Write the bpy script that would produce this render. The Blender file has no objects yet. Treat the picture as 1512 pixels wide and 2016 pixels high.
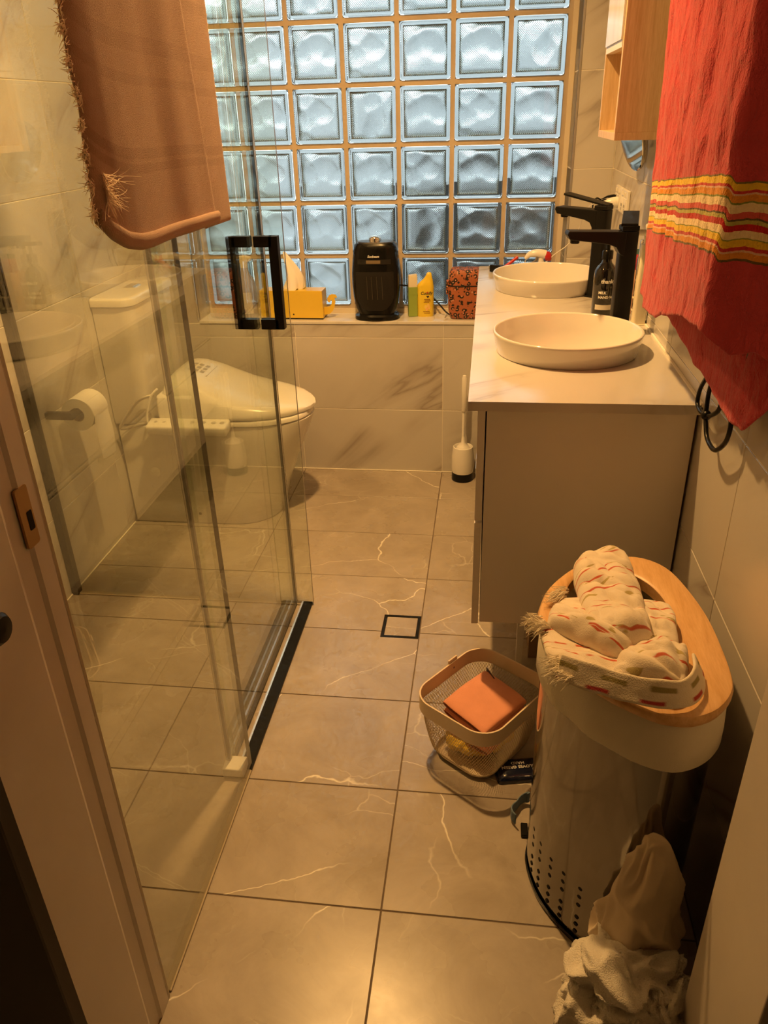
import bpy, bmesh, math, random
import numpy as np
from mathutils import Vector, Matrix, noise as mnoise

sc = bpy.context.scene
COL = sc.collection
PI = math.pi
random.seed(7)

# ---------------------------------------------------------------- camera
CAM = (0.1623, -3.0247, 1.3824)
YAW, PITCH, ROLL, FPX = 0.1380, 0.4793, -0.02988, 1509.88
def cam_axes():
    fwd = Vector((-math.sin(YAW), math.cos(YAW), 0)); right = Vector((math.cos(YAW), math.sin(YAW), 0)); up = Vector((0, 0, 1))
    f2 = fwd*math.cos(PITCH) - up*math.sin(PITCH); u2 = up*math.cos(PITCH) + fwd*math.sin(PITCH)
    return right*math.cos(ROLL) + u2*math.sin(ROLL), -right*math.sin(ROLL) + u2*math.cos(ROLL), f2
_r, _u, _f = cam_axes()
cd = bpy.data.cameras.new('camera'); cam = bpy.data.objects.new('camera', cd); COL.objects.link(cam)
M = Matrix((_r, _u, -_f)).transposed().to_4x4(); M.translation = Vector(CAM); cam.matrix_world = M
cd.sensor_fit = 'VERTICAL'; cd.sensor_height = 36.0; cd.lens = FPX/2016*36.0
cd.clip_start = 0.02; cd.clip_end = 100
sc.camera = cam

# ---------------------------------------------------------------- world, lights, exposure
w = bpy.data.worlds.new('sky'); sc.world = w; w.use_nodes = True
w.node_tree.nodes['Background'].inputs[0].default_value = (0.95, 0.975, 1.0, 1)
w.node_tree.nodes['Background'].inputs[1].default_value = SKY = 2.9
vs = sc.view_settings
vs.view_transform = 'Standard'; vs.look = 'None'; vs.gamma = 1.0; vs.use_curve_mapping = False
vs.exposure = 0.5
cy = sc.cycles
cy.max_bounces = 12; cy.diffuse_bounces = 4; cy.glossy_bounces = 5; cy.transmission_bounces = 12; cy.transparent_max_bounces = 24
cy.caustics_reflective = True; cy.caustics_refractive = True; cy.sample_clamp_indirect = 4.0; cy.blur_glossy = 0.6
cy.use_denoising = True; cy.use_adaptive_sampling = True; cy.adaptive_threshold = 0.05; cy.adaptive_min_samples = 12
WARM = (1.0, 0.54, 0.17)
# ceiling downlights: (x, y, watts)
DOWNLIGHTS = [(-0.25, -1.08, 24.0), (-0.80, -0.50, 1.4), (-0.62, -1.80, 3.6)]
CEIL = 2.40
for (x, y, p) in DOWNLIGHTS:
    ld = bpy.data.lights.new('downlight_lamp', 'AREA'); ld.shape = 'DISK'; ld.size = 0.085; ld.energy = p; ld.color = WARM; ld.spread = math.radians(150)
    lo = bpy.data.objects.new('downlight_lamp', ld); COL.objects.link(lo); lo.location = (x, y, CEIL-0.012)

# ---------------------------------------------------------------- node helpers
def new_mat(name):
    m = bpy.data.materials.new(name); m.use_nodes = True
    nt = m.node_tree
    return m, nt, nt.nodes['Principled BSDF']
def N(nt, t, **kw):
    n = nt.nodes.new(t)
    for k, v in kw.items():
        if k.startswith('i_'):
            key = k[2:]
            n.inputs[int(key) if key.isdigit() else key.replace('_', ' ')].default_value = v
        else: setattr(n, k, v)
    return n
def L(nt, a, b): nt.links.new(a, b)
def rgba(c): return (c[0], c[1], c[2], 1)
def coords(nt, rand=True, scale=1.0):
    tc = N(nt, 'ShaderNodeTexCoord')
    if not rand: return tc.outputs['Object']
    oi = N(nt, 'ShaderNodeObjectInfo')
    mu = N(nt, 'ShaderNodeMath', operation='MULTIPLY'); mu.inputs[1].default_value = 37.0; L(nt, oi.outputs['Random'], mu.inputs[0])
    ad = N(nt, 'ShaderNodeVectorMath', operation='ADD'); L(nt, tc.outputs['Object'], ad.inputs[0]); L(nt, mu.outputs[0], ad.inputs[1])
    return ad.outputs[0]
def ramp(nt, src, stops):
    r = N(nt, 'ShaderNodeValToRGB'); cr = r.color_ramp
    while len(cr.elements) < len(stops): cr.elements.new(0.5)
    for e, (p, c) in zip(cr.elements, stops): e.position = p; e.color = c if len(c) == 4 else rgba(c)
    L(nt, src, r.inputs[0]); return r.outputs[0]
def mixc(nt, fac, a, b, blend='MIX'):
    m = N(nt, 'ShaderNodeMix', data_type='RGBA', blend_type=blend)
    for s, v in ((0, fac), (6, a), (7, b)):
        if hasattr(v, 'is_linked'): L(nt, v, m.inputs[s])
        else: m.inputs[s].default_value = v if s == 0 else rgba(v)
    return m.outputs[2]
def bump(nt, bsdf, h, strength=0.3, dist=0.001):
    b = N(nt, 'ShaderNodeBump'); b.inputs['Strength'].default_value = strength; b.inputs['Distance'].default_value = dist
    L(nt, h, b.inputs['Height']); L(nt, b.outputs[0], bsdf.inputs['Normal']); return b
def noise_tex(nt, vec, scale, detail=3, rough=0.5, dist=0.0):
    n = N(nt, 'ShaderNodeTexNoise'); n.inputs['Scale'].default_value = scale; n.inputs['Detail'].default_value = detail
    n.inputs['Roughness'].default_value = rough; n.inputs['Distortion'].default_value = dist
    if vec is not None: L(nt, vec, n.inputs['Vector'])
    return n.outputs['Fac']
def plain(name, col, rough=0.5, metal=0.0, spec=0.5, var=0.05, bscale=0, bstr=0.2, bdist=0.001, coat=0.0, sheen=0.0, trans=0.0, sss=0.0):
    """a colour with slight tonal noise and optional fine relief"""
    m, nt, b = new_mat(name)
    v = coords(nt)
    if var > 0:
        f = noise_tex(nt, v, 9.0, 4)
        c = mixc(nt, f, [x*(1-var) for x in col], [min(1, x*(1+var)) for x in col]); L(nt, c, b.inputs['Base Color'])
    else: b.inputs['Base Color'].default_value = rgba(col)
    b.inputs['Roughness'].default_value = rough; b.inputs['Metallic'].default_value = metal
    b.inputs['Specular IOR Level'].default_value = spec; b.inputs['Coat Weight'].default_value = coat
    b.inputs['Sheen Weight'].default_value = sheen; b.inputs['Transmission Weight'].default_value = trans
    if sss: b.inputs['Subsurface Weight'].default_value = sss; b.inputs['Subsurface Radius'].default_value = (0.01, 0.008, 0.006)
    if bscale: bump(nt, b, noise_tex(nt, v, bscale, 3), bstr, bdist)
    return m

# ---------------------------------------------------------------- mesh helpers
def link(name, me, mat, parent=None, loc=None, rot=None, smooth=False, label=None, cat=None, group=None, kind=None, bevel=0, bseg=2, subsurf=0, solid=0, auto=None):
    if isinstance(me, bmesh.types.BMesh):
        bm = me; me = bpy.data.meshes.new(name)
        bmesh.ops.recalc_face_normals(bm, faces=bm.faces); bm.to_mesh(me); bm.free()
    o = bpy.data.objects.new(name, me); COL.objects.link(o)
    for mm in (mat if isinstance(mat, (list, tuple)) else [mat]):
        if mm is not None and len(me.materials) < (len(mat) if isinstance(mat, (list, tuple)) else 1): me.materials.append(mm)
    if smooth:
        for p in me.polygons: p.use_smooth = True
        if auto is not None:
            me.update(); sharp_by_angle(me, auto)
    if parent: o.parent = parent
    if loc is not None: o.location = loc
    if rot is not None: o.rotation_euler = rot
    if solid:
        md = o.modifiers.new('solid', 'SOLIDIFY'); md.thickness = solid; md.offset = 0
    if bevel:
        md = o.modifiers.new('bevel', 'BEVEL'); md.width = bevel; md.segments = bseg; md.limit_method = 'ANGLE'; md.angle_limit = math.radians(40); md.use_clamp_overlap = True
    if subsurf:
        md = o.modifiers.new('sub', 'SUBSURF'); md.levels = subsurf; md.render_levels = subsurf
    tag(o, label, cat, group, kind)
    return o
def sharp_by_angle(me, deg):
    bm = bmesh.new(); bm.from_mesh(me); a = math.radians(deg)
    for e in bm.edges:
        if len(e.link_faces) == 2 and e.calc_face_angle(0) > a: e.smooth = False
    bm.to_mesh(me); bm.free()
def tag(o, label=None, cat=None, group=None, kind=None):
    if label: o['label'] = label
    if cat: o['category'] = cat
    if group: o['group'] = group
    if kind: o['kind'] = kind
    return o
def thing(name, loc, label, cat, rotz=0.0, group=None, kind=None):
    o = bpy.data.objects.new(name, None); COL.objects.link(o); o.empty_display_size = 0.05
    o.location = loc; o.rotation_euler = (0, 0, rotz)
    return tag(o, label, cat, group, kind)
def bm_box(x0, x1, y0, y1, z0, z1, bm=None, bevel=0.0, seg=2):
    own = bm is None
    b2 = bmesh.new()
    vs_ = [b2.verts.new((x, y, z)) for z in (z0, z1) for y in (y0, y1) for x in (x0, x1)]
    for f in ((0,2,3,1),(4,5,7,6),(0,1,5,4),(2,6,7,3),(0,4,6,2),(1,3,7,5)): b2.faces.new([vs_[i] for i in f])
    if bevel: bmesh.ops.bevel(b2, geom=b2.edges[:], offset=bevel, segments=seg, profile=0.5, affect='EDGES', clamp_overlap=True)
    if own: return b2
    merge(bm, b2); return bm
def merge(bm, b2, mtx=None):
    if mtx is not None: bmesh.ops.transform(b2, matrix=mtx, verts=b2.verts)
    me = bpy.data.meshes.new('tmp'); b2.to_mesh(me); b2.free(); bm.from_mesh(me); bpy.data.meshes.remove(me)
def box(name, x0, x1, y0, y1, z0, z1, mat, parent=None, bevel=0.0, seg=2, **kw):
    return link(name, bm_box(x0, x1, y0, y1, z0, z1, bevel=bevel, seg=seg), mat, parent, **kw)
def bm_loft(rings, cap0=True, cap1=True, closed=True, bm=None):
    bm = bm or bmesh.new()
    vr = [[bm.verts.new(p) for p in r] for r in rings]
    n = len(rings[0])
    for a, b in zip(vr[:-1], vr[1:]):
        for i in range(n if closed else n-1):
            j = (i+1) % n
            try: bm.faces.new((a[i], a[j], b[j], b[i]))
            except ValueError: pass
    if cap0 and closed: bm.faces.new(vr[0][::-1])
    if cap1 and closed: bm.faces.new(vr[-1])
    return bm
def ring(rx, ry, z, n=32, cx=0, cy=0, p=2.0):
    out = []
    for i in range(n):
        t = 2*PI*i/n; c, s = math.cos(t), math.sin(t)
        out.append((cx + rx*math.copysign(abs(c)**(2/p), c), cy + ry*math.copysign(abs(s)**(2/p), s), z))
    return out
def lathe(prof, n=32, cap0=True, cap1=True, bm=None):
    return bm_loft([ring(max(r, 1e-4), max(r, 1e-4), z, n) for r, z in prof], cap0, cap1, True, bm)
def smooth_path(pts, sub=6, closed=False):
    P = [Vector(p) for p in pts]; out = []; n = len(P)
    for i in range(n if closed else n-1):
        g = (lambda k: P[k % n]) if closed else (lambda k: P[max(0, min(n-1, k))])
        p0, p1, p2, p3 = g(i-1), g(i), g(i+1), g(i+2)
        for s in range(sub):
            t = s/sub
            out.append(0.5*((2*p1) + (-p0+p2)*t + (2*p0-5*p1+4*p2-p3)*t*t + (-p0+3*p1-3*p2+p3)*t**3))
    if not closed: out.append(P[-1])
    return out
def tube(pts, r, n=8, closed=False, bm=None, taper=None, sx=1.0):
    P = [Vector(p) for p in pts]; m = len(P); rings = []
    T = [((P[(i+1) % m] - P[i-1]) if closed else (P[min(i+1, m-1)] - P[max(i-1, 0)])).normalized() for i in range(m)]
    up = Vector((0, 0, 1)) if abs(T[0].z) < 0.9 else Vector((1, 0, 0))
    nrm = T[0].cross(up).normalized()
    for i in range(m):
        nrm = (nrm - T[i]*nrm.dot(T[i]));  nrm.normalize(); bn = T[i].cross(nrm)
        rr = r if taper is None else r*taper(i/(m-1))
        rings.append([P[i] + (nrm*math.cos(2*PI*k/n)*sx + bn*math.sin(2*PI*k/n))*rr for k in range(n)])
    if closed: rings.append(rings[0]); 
    b = bm_loft(rings, not closed, not closed, True, bm)
    if closed: bmesh.ops.remove_doubles(b, verts=b.verts, dist=1e-6)
    return b
def prism(poly, z0, z1, axis='z', bm=None):
    """polygon (a,b) extruded along an axis"""
    f = {'z': lambda a, b, c: (a, b, c), 'y': lambda a, b, c: (a, c, b), 'x': lambda a, b, c: (c, a, b)}[axis]
    return bm_loft([[f(a, b, z0) for a, b in poly], [f(a, b, z1) for a, b in poly]], bm=bm)
def text_mesh(s, size, depth=0.0004, align='LEFT', bold=0.0, shear=0.0, res=2):
    cu = bpy.data.curves.new('txt', 'FONT'); cu.body = s; cu.size = size; cu.extrude = depth; cu.align_x = align; cu.resolution_u = res
    cu.offset = bold; cu.shear = shear
    o = bpy.data.objects.new('txt', cu); COL.objects.link(o)
    bpy.context.view_layer.update()
    me = bpy.data.meshes.new_from_object(o.evaluated_get(bpy.context.evaluated_depsgraph_get()))
    bpy.data.objects.remove(o); bpy.data.curves.remove(cu); return me
def rrect(w, h, r, n=6, cx=0, cy=0):
    out = []
    for (sx, sy, a0) in ((1, 1, 0), (-1, 1, PI/2), (-1, -1, PI), (1, -1, 1.5*PI)):
        for i in range(n+1):
            a = a0 + PI/2*i/n
            out.append((cx + sx*(w/2-r) + r*math.cos(a), cy + sy*(h/2-r) + r*math.sin(a)))
    return out
# ---------------------------------------------------------------- materials
def marble(name, base=(0.61, 0.59, 0.565), vein=(0.36, 0.32, 0.29), scale=1.0, rough=0.22, rand=True, amount=1.0):
    m, nt, b = new_mat(name)
    v = coords(nt, rand)
    mp0 = N(nt, 'ShaderNodeMapping'); mp0.inputs['Rotation'].default_value = (0, 0, -0.60); L(nt, v, mp0.inputs[0])
    mp = N(nt, 'ShaderNodeMapping'); mp.inputs['Scale'].default_value = (0.75*scale, 2.9*scale, 1.6*scale); L(nt, mp0.outputs[0], mp.inputs[0])
    f = noise_tex(nt, mp.outputs[0], 1.0, 5, 0.5, 0.55)
    d = N(nt, 'ShaderNodeMath', operation='SUBTRACT'); L(nt, f, d.inputs[0]); d.inputs[1].default_value = 0.5
    a = N(nt, 'ShaderNodeMath', operation='ABSOLUTE'); L(nt, d.outputs[0], a.inputs[0])
    thin = ramp(nt, a.outputs[0], [(0.0, (1.0,)*3), (0.010, (0.62,)*3), (0.035, (0.24,)*3), (0.085, (0, 0, 0))])
    msk = ramp(nt, noise_tex(nt, v, 2.6, 2), [(0.40, (0, 0, 0)), (0.56, (1, 1, 1))])
    k = N(nt, 'ShaderNodeMath', operation='MULTIPLY'); L(nt, thin, k.inputs[0]); L(nt, msk, k.inputs[1])
    k2 = N(nt, 'ShaderNodeMath', operation='MULTIPLY'); L(nt, k.outputs[0], k2.inputs[0]); k2.inputs[1].default_value = amount
    cloud = mixc(nt, noise_tex(nt, v, 3.0, 4, 0.6), [x*0.93 for x in base], base)
    L(nt, mixc(nt, k2.outputs[0], cloud, vein), b.inputs['Base Color'])
    b.inputs['Roughness'].default_value = rough
    return m
def stone(name):
    m, nt, b = new_mat(name)
    v = coords(nt)
    w1 = N(nt, 'ShaderNodeTexNoise'); w1.inputs['Scale'].default_value = 3.0; w1.inputs['Detail'].default_value = 5; L(nt, v, w1.inputs['Vector'])
    sub = N(nt, 'ShaderNodeVectorMath', operation='MULTIPLY_ADD'); L(nt, w1.outputs['Color'], sub.inputs[0]); sub.inputs[1].default_value = (0.22,)*3; L(nt, v, sub.inputs[2])
    def crack(scale, lo, hi, mscale, m0, m1):
        vo = N(nt, 'ShaderNodeTexVoronoi', feature='DISTANCE_TO_EDGE'); vo.inputs['Scale'].default_value = scale
        mp = N(nt, 'ShaderNodeMapping'); mp.inputs['Rotation'].default_value = (0, 0, 0.5+scale); mp.inputs['Scale'].default_value = (0.75, 1.25, 1); L(nt, sub.outputs[0], mp.inputs[0]); L(nt, mp.outputs[0], vo.inputs['Vector'])
        t = ramp(nt, vo.outputs['Distance'], [(0.0, (1, 1, 1)), (lo, (0.8,)*3), (hi, (0, 0, 0))])
        mk = ramp(nt, noise_tex(nt, v, mscale, 2), [(m0, (0, 0, 0)), (m1, (1, 1, 1))])
        mu = N(nt, 'ShaderNodeMath', operation='MULTIPLY'); L(nt, t, mu.inputs[0]); L(nt, mk, mu.inputs[1]); return mu.outputs[0]
    c1 = crack(1.75, 0.0014, 0.0036, 2.6, 0.47, 0.57); c2 = crack(3.6, 0.0018, 0.0052, 4.2, 0.50, 0.66)
    mx = N(nt, 'ShaderNodeMath', operation='MAXIMUM'); L(nt, c1, mx.inputs[0])
    h = N(nt, 'ShaderNodeMath', operation='MULTIPLY'); L(nt, c2, h.inputs[0]); h.inputs[1].default_value = 0.45; L(nt, h.outputs[0], mx.inputs[1])
    base = mixc(nt, ramp(nt, noise_tex(nt, v, 5.0, 6, 0.65, 0.6), [(0.3, (0, 0, 0)), (0.7, (1, 1, 1))]), (0.325, 0.28, 0.235), (0.465, 0.41, 0.355))
    L(nt, mixc(nt, mx.outputs[0], base, (0.86, 0.82, 0.72)), b.inputs['Base Color'])
    rr = ramp(nt, noise_tex(nt, v, 6, 4), [(0.3, (0.22,)*3), (0.7, (0.36,)*3)]); L(nt, rr, b.inputs['Roughness'])
    bump(nt, b, noise_tex(nt, v, 60, 4), 0.05, 0.001)
    return m
def wood(name, c0, c1, scale=1.0, rough=0.42, axis=(0, 0, 0), stretch=(14, 1.2, 1.2)):
    m, nt, b = new_mat(name)
    v = coords(nt)
    mp = N(nt, 'ShaderNodeMapping'); mp.inputs['Rotation'].default_value = axis; mp.inputs['Scale'].default_value = [s*scale for s in stretch]; L(nt, v, mp.inputs[0])
    f = noise_tex(nt, mp.outputs[0], 6.0, 6, 0.65, 0.5); g = noise_tex(nt, mp.outputs[0], 34.0, 4, 0.7)
    ad = N(nt, 'ShaderNodeMath', operation='MULTIPLY_ADD'); L(nt, g, ad.inputs[0]); ad.inputs[1].default_value = 0.45; L(nt, f, ad.inputs[2])
    L(nt, ramp(nt, ad.outputs[0], [(0.5, c0), (0.68, [(p+q)/2 for p, q in zip(c0, c1)]), (0.88, c1)]), b.inputs['Base Color'])
    b.inputs['Roughness'].default_value = rough
    bump(nt, b, g, 0.08, 0.0006)
    return m
def terry(name, col, scale=420.0, strength=0.7, var=0.12, dist=0.0016, sheen=0.35):
    m, nt, b = new_mat(name)
    v = coords(nt, False)
    f = noise_tex(nt, v, 26.0, 4, 0.6)
    L(nt, mixc(nt, f, [x*(1-var) for x in col], [min(1, x*(1+var)) for x in col]), b.inputs['Base Color'])
    b.inputs['Roughness'].default_value = 0.95; b.inputs['Specular IOR Level'].default_value = 0.1
    b.inputs['Sheen Weight'].default_value = sheen; b.inputs['Sheen Tint'].default_value = rgba([min(1, x*1.3+0.1) for x in col])
    bump(nt, b, noise_tex(nt, v, scale, 2, 0.7), strength, dist)
    return m
def pane_glass(name, tint=(0.945, 0.965, 0.925), ior=1.58):
    """thin-sheet glass: a Fresnel mirror over a clear sheet, the same for every ray"""
    m = bpy.data.materials.new(name); m.use_nodes = True; nt = m.node_tree
    for n in list(nt.nodes): nt.nodes.remove(n)
    out = N(nt, 'ShaderNodeOutputMaterial'); mx = N(nt, 'ShaderNodeMixShader'); fr = N(nt, 'ShaderNodeFresnel')
    ge = N(nt, 'ShaderNodeNewGeometry'); mm = N(nt, 'ShaderNodeMix', data_type='FLOAT'); L(nt, ge.outputs['Backfacing'], mm.inputs[0]); mm.inputs[2].default_value = ior; mm.inputs[3].default_value = 1/ior; L(nt, mm.outputs[0], fr.inputs[0])
    tr = N(nt, 'ShaderNodeBsdfTransparent'); tr.inputs[0].default_value = rgba(tint)
    gl = N(nt, 'ShaderNodeBsdfGlossy'); gl.inputs['Color'].default_value = (0.97, 0.99, 0.97, 1); gl.inputs['Roughness'].default_value = 0.0
    L(nt, fr.outputs[0], mx.inputs[0]); L(nt, tr.outputs[0], mx.inputs[1]); L(nt, gl.outputs[0], mx.inputs[2]); L(nt, mx.outputs[0], out.inputs[0])
    return m
def block_glass(name):
    m, nt, b = new_mat(name)
    b.inputs['Base Color'].default_value = (0.76, 0.88, 0.85, 1); b.inputs['Transmission Weight'].default_value = 1.0
    b.inputs['Roughness'].default_value = 0.02; b.inputs['IOR'].default_value = 1.5
    return m
def ribbed_glass(name):
    m, nt, b = new_mat(name)
    b.inputs['Base Color'].default_value = (0.97, 0.99, 1.0, 1); b.inputs['Transmission Weight'].default_value = 1.0
    b.inputs['Roughness'].default_value = 0.06; b.inputs['IOR'].default_value = 1.5
    tc = N(nt, 'ShaderNodeTexCoord'); mp = N(nt, 'ShaderNodeMapping'); mp.inputs['Rotation'].default_value = (0, PI/4, 0); L(nt, tc.outputs['Object'], mp.inputs[0])
    wv = N(nt, 'ShaderNodeTexWave', wave_type='BANDS', bands_direction='X'); wv.inputs['Scale'].default_value = 62.0; L(nt, mp.outputs[0], wv.inputs['Vector'])
    wv2 = N(nt, 'ShaderNodeTexWave', wave_type='BANDS', bands_direction='Z'); wv2.inputs['Scale'].default_value = 62.0; L(nt, mp.outputs[0], wv2.inputs['Vector'])
    ad = N(nt, 'ShaderNodeMath', operation='ADD'); L(nt, wv.outputs['Fac'], ad.inputs[0]); L(nt, wv2.outputs['Fac'], ad.inputs[1])
    bump(nt, b, ad.outputs[0], 0.45, 0.0012)
    return m
M_TILE = marble('marble_wall_tile')
M_SILL = marble('marble_sill', (0.76, 0.75, 0.74), (0.5, 0.48, 0.46), 1.2, 0.2, False, 0.6)
M_TOP = marble('marble_worktop', (0.62, 0.595, 0.57), (0.36, 0.33, 0.30), 1.7, 0.16, False, 1.0)
M_STONE = stone('stone_floor_tile')
M_GROUT = plain('floor_grout', (0.16, 0.12, 0.09), 0.9, bscale=300)
M_GROUTW = plain('wall_grout', (0.88, 0.84, 0.76), 0.9, bscale=300)
M_PAINT = plain('white_ceiling_paint', (0.82, 0.80, 0.77), 0.85, bscale=200, bstr=0.1)
M_HALL = plain('hall_wall_paint', (0.30, 0.27, 0.24), 0.9, bscale=150, bstr=0.1)
M_GLOSSW = plain('white_gloss_paint', (0.72, 0.66, 0.60), 0.32, var=0.08, bscale=14, bstr=0.25, bdist=0.004)
M_MORTAR = plain('window_mortar', (0.56, 0.48, 0.39), 0.95, var=0.25, bscale=90, bstr=0.5, bdist=0.002)
M_FRAME = plain('cream_window_frame', (0.80, 0.72, 0.60), 0.5)
M_ALU = plain('aluminium_trim', (0.80, 0.80, 0.80), 0.3, 0.9, var=0.02)
M_BLOCK = block_glass('glass_block_glass'); M_RIB = ribbed_glass('glass_block_ribbed')
M_PANE = pane_glass('shower_pane_glass')
M_EDGE = plain('glass_edge', (0.20, 0.19, 0.17), 0.1, var=0.02, spec=0.8)
M_SEAL = plain('clear_seal_strip', (0.88, 0.84, 0.80), 0.25, var=0.03, trans=0.75)
M_BLACK = plain('matt_black_metal', (0.006, 0.006, 0.0065), 0.42, spec=0.22, var=0.1, bscale=500, bstr=0.05)
M_BLACKP = plain('black_plastic', (0.006, 0.006, 0.006), 0.25, spec=0.28, var=0.1)
M_BLACKR = plain('black_rubber', (0.006, 0.006, 0.006), 0.32, spec=0.3, var=0.1)
M_CERAM = plain('white_ceramic', (0.76, 0.74, 0.71), 0.08, var=0.01, coat=0.5)
M_PLAST = plain('white_plastic', (0.85, 0.84, 0.81), 0.22, var=0.01)
M_LAM = plain('white_satin_laminate', (0.74, 0.70, 0.66), 0.38, var=0.02)
M_CHROME = plain('chrome', (0.85, 0.85, 0.85), 0.10, 1.0, var=0.0)
M_OAK = wood('oak_veneer', (0.54, 0.37, 0.20), (0.72, 0.55, 0.35), 1.0, 0.45, (0, 0, 0), (16, 16, 1.1))
M_LID = wood('beech_lid', (0.62, 0.34, 0.13), (0.80, 0.50, 0.24), 1.0, 0.38, (0, 0, 0.45), (12, 1.3, 8))
M_MIRROR = plain('mirror_glass', (0.92, 0.93, 0.92), 0.0, 1.0, var=0.0)
M_WHITEINK = plain('white_print', (0.9, 0.9, 0.88), 0.6, var=0.0)
M_DARKINK = plain('dark_print', (0.02, 0.02, 0.02), 0.6, var=0.0)
M_GREYINK = plain('grey_print', (0.35, 0.35, 0.35), 0.6, var=0.0)
# ---------------------------------------------------------------- room
XL, XR, YB, YF = -1.158, 0.592, 0.0, -2.279
TILE_CACHE = {}
def tile_mesh(wd, ht, mat, th=0.009):
    k = (round(wd, 4), round(ht, 4), mat.name)
    if k not in TILE_CACHE:
        bm = bmesh.new(); x, y, e = wd/2, ht/2, 0.0008
        r0 = [(-x, -y, -th), (x, -y, -th), (x, y, -th), (-x, y, -th)]
        r1 = [(-x, -y, -e), (x, -y, -e), (x, y, -e), (-x, y, -e)]
        r2 = [(-x+e, -y+e, 0), (x-e, -y+e, 0), (x-e, y-e, 0), (-x+e, y-e, 0)]
        bm_loft([r0, r1, r2], False, True, True, bm)
        me = bpy.data.meshes.new('tile'); bm.to_mesh(me); bm.free(); me.materials.append(mat); TILE_CACHE[k] = me
    return TILE_CACHE[k]
def tiles(parent, origin, u, v, us, vs_, mat, gap=0.0025, skip=None, name='tile'):
    u, v, o = Vector(u), Vector(v), Vector(origin); n = u.cross(v)
    R = Matrix((u, v, n)).transposed().to_4x4()
    for a0, a1 in zip(us[:-1], us[1:]):
        for b0, b1 in zip(vs_[:-1], vs_[1:]):
            if skip and skip((a0+a1)/2, (b0+b1)/2): continue
            t = bpy.data.objects.new(name, tile_mesh(a1-a0-gap, b1-b0-gap, mat)); COL.objects.link(t)
            t.parent = parent
            Mx = R.copy(); Mx.translation = o + u*((a0+a1)/2) + v*((b0+b1)/2); t.matrix_local = Mx
def span(lo, hi, j0, step):
    """joint positions between lo and hi on a raster through j0"""
    k = math.ceil((lo-j0)/step + 1e-6); out = [lo]
    while j0+k*step < hi-1e-6:
        if j0+k*step - out[-1] > 0.012: out.append(j0+k*step)
        k += 1
    out.append(hi); return out
S = 'structure'
# floor with stone tiles; the drain sits in a cut-out of the raster
DR = (-0.115, -0.0015, -1.190, -1.076)
floor = box('floor', XL-0.1, XR+0.1, YF-0.19, YB+0.05, -0.10, -0.0016, M_GROUT, kind=S)
fx, fy = span(XL, XR, 0.0, 0.6), span(YF-0.18, YB, -0.258, 0.3013)
j4 = min(fy, key=lambda q: abs(q-(-0.258-3*0.3013)))
def skipdr(a, b): return -0.6 < a < 0 and (abs(b-(j4+0.15)) < 0.1 or abs(b-(j4-0.15)) < 0.1)
tiles(floor, (0, 0, 0), (1, 0, 0), (0, 1, 0), fx, fy, M_STONE, 0.003, skip=skipdr)
def notched(y0, y1, top):   # the two tiles cut around the drain frame
    g = 0.0015; x0, x1 = -0.6+g, -g; a, b = y0+g, y1-g; dx0 = DR[0]-0.001
    cut = (DR[2]-0.001) if top else (DR[3]+0.001)
    poly = [(x0, a), (dx0, a), (dx0, cut if not top else a)]
    if top: poly = [(x0, a), (dx0, a), (dx0, DR[3]+0.001), (x1, DR[3]+0.001), (x1, b), (x0, b)]
    else:   poly = [(x0, a), (x1, a), (x1, DR[2]-0.001), (dx0, DR[2]-0.001), (dx0, b), (x0, b)]
    cx, cyy = -0.3, (y0+y1)/2
    bm = prism([(p[0]-cx, p[1]-cyy) for p in poly], -0.009, 0.0)
    link('tile', bm, M_STONE, floor, loc=(cx, cyy, 0))
i4 = fy.index(j4)
notched(j4, fy[i4+1], True); notched(fy[i4-1], j4, False)

ZJ = span(0, CEIL, 0.281, 0.303)
# left wall
wl = box('wall_left', XL-0.12, XL-0.0016, YF-0.18, YB+0.25, -0.1, CEIL, M_GROUTW, kind=S)
tiles(wl, (XL, 0, 0), (0, 1, 0), (0, 0, 1), span(YF, YB, -0.6, 0.6), ZJ, M_TILE)
# right wall
wr = box('wall_right', XR+0.0016, XR+0.12, YF-0.18, YB+0.25, -0.1, CEIL, M_GROUTW, kind=S)
tiles(wr, (XR, 0, 0), (0, -1, 0), (0, 0, 1), span(-YB, -YF, 0.0, 0.6), ZJ, M_TILE)
# back wall with the window opening
WX0, WX1, WZ0, WZ1 = -0.996, 0.446, 0.650, 2.110
WY = 0.1415
bm = bmesh.new()
bm_box(XL-0.1, XR+0.1, 0.0016, 0.24, -0.1, WZ0-0.012, bm); bm_box(XL-0.1, XR+0.1, 0.0016, 0.24, WZ1, CEIL, bm)
bm_box(XL-0.1, WX0, 0.0016, 0.24, WZ0-0.012, WZ1, bm); bm_box(WX1, XR+0.1, 0.0016, 0.24, WZ0-0.012, WZ1, bm)
wb = link('wall_back', bm, M_GROUTW, kind=S)
bx = [XL, -0.6, 0.0, XR]
tiles(wb, (0, 0, 0), (1, 0, 0), (0, 0, 1), bx, [0, 0.281, 0.584, WZ0-0.012], M_TILE)
zup = span(WZ0-0.010, CEIL, 0.281, 0.303)
tiles(wb, (0, 0, 0), (1, 0, 0), (0, 0, 1), [XL, WX0-0.006], zup, M_TILE); tiles(wb, (0, 0, 0), (1, 0, 0), (0, 0, 1), [WX1+0.007, XR], zup, M_TILE)
tiles(wb, (0, 0, 0), (1, 0, 0), (0, 0, 1), [WX0-0.006, -0.6, 0.0, WX1+0.007], [WZ1, CEIL], M_TILE)
tiles(wb, (WX0, 0, 0), (0, 1, 0), (0, 0, 1), [0.002, WY], span(WZ0, WZ1, 0.281, 0.303), M_TILE)       # reveals
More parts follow.
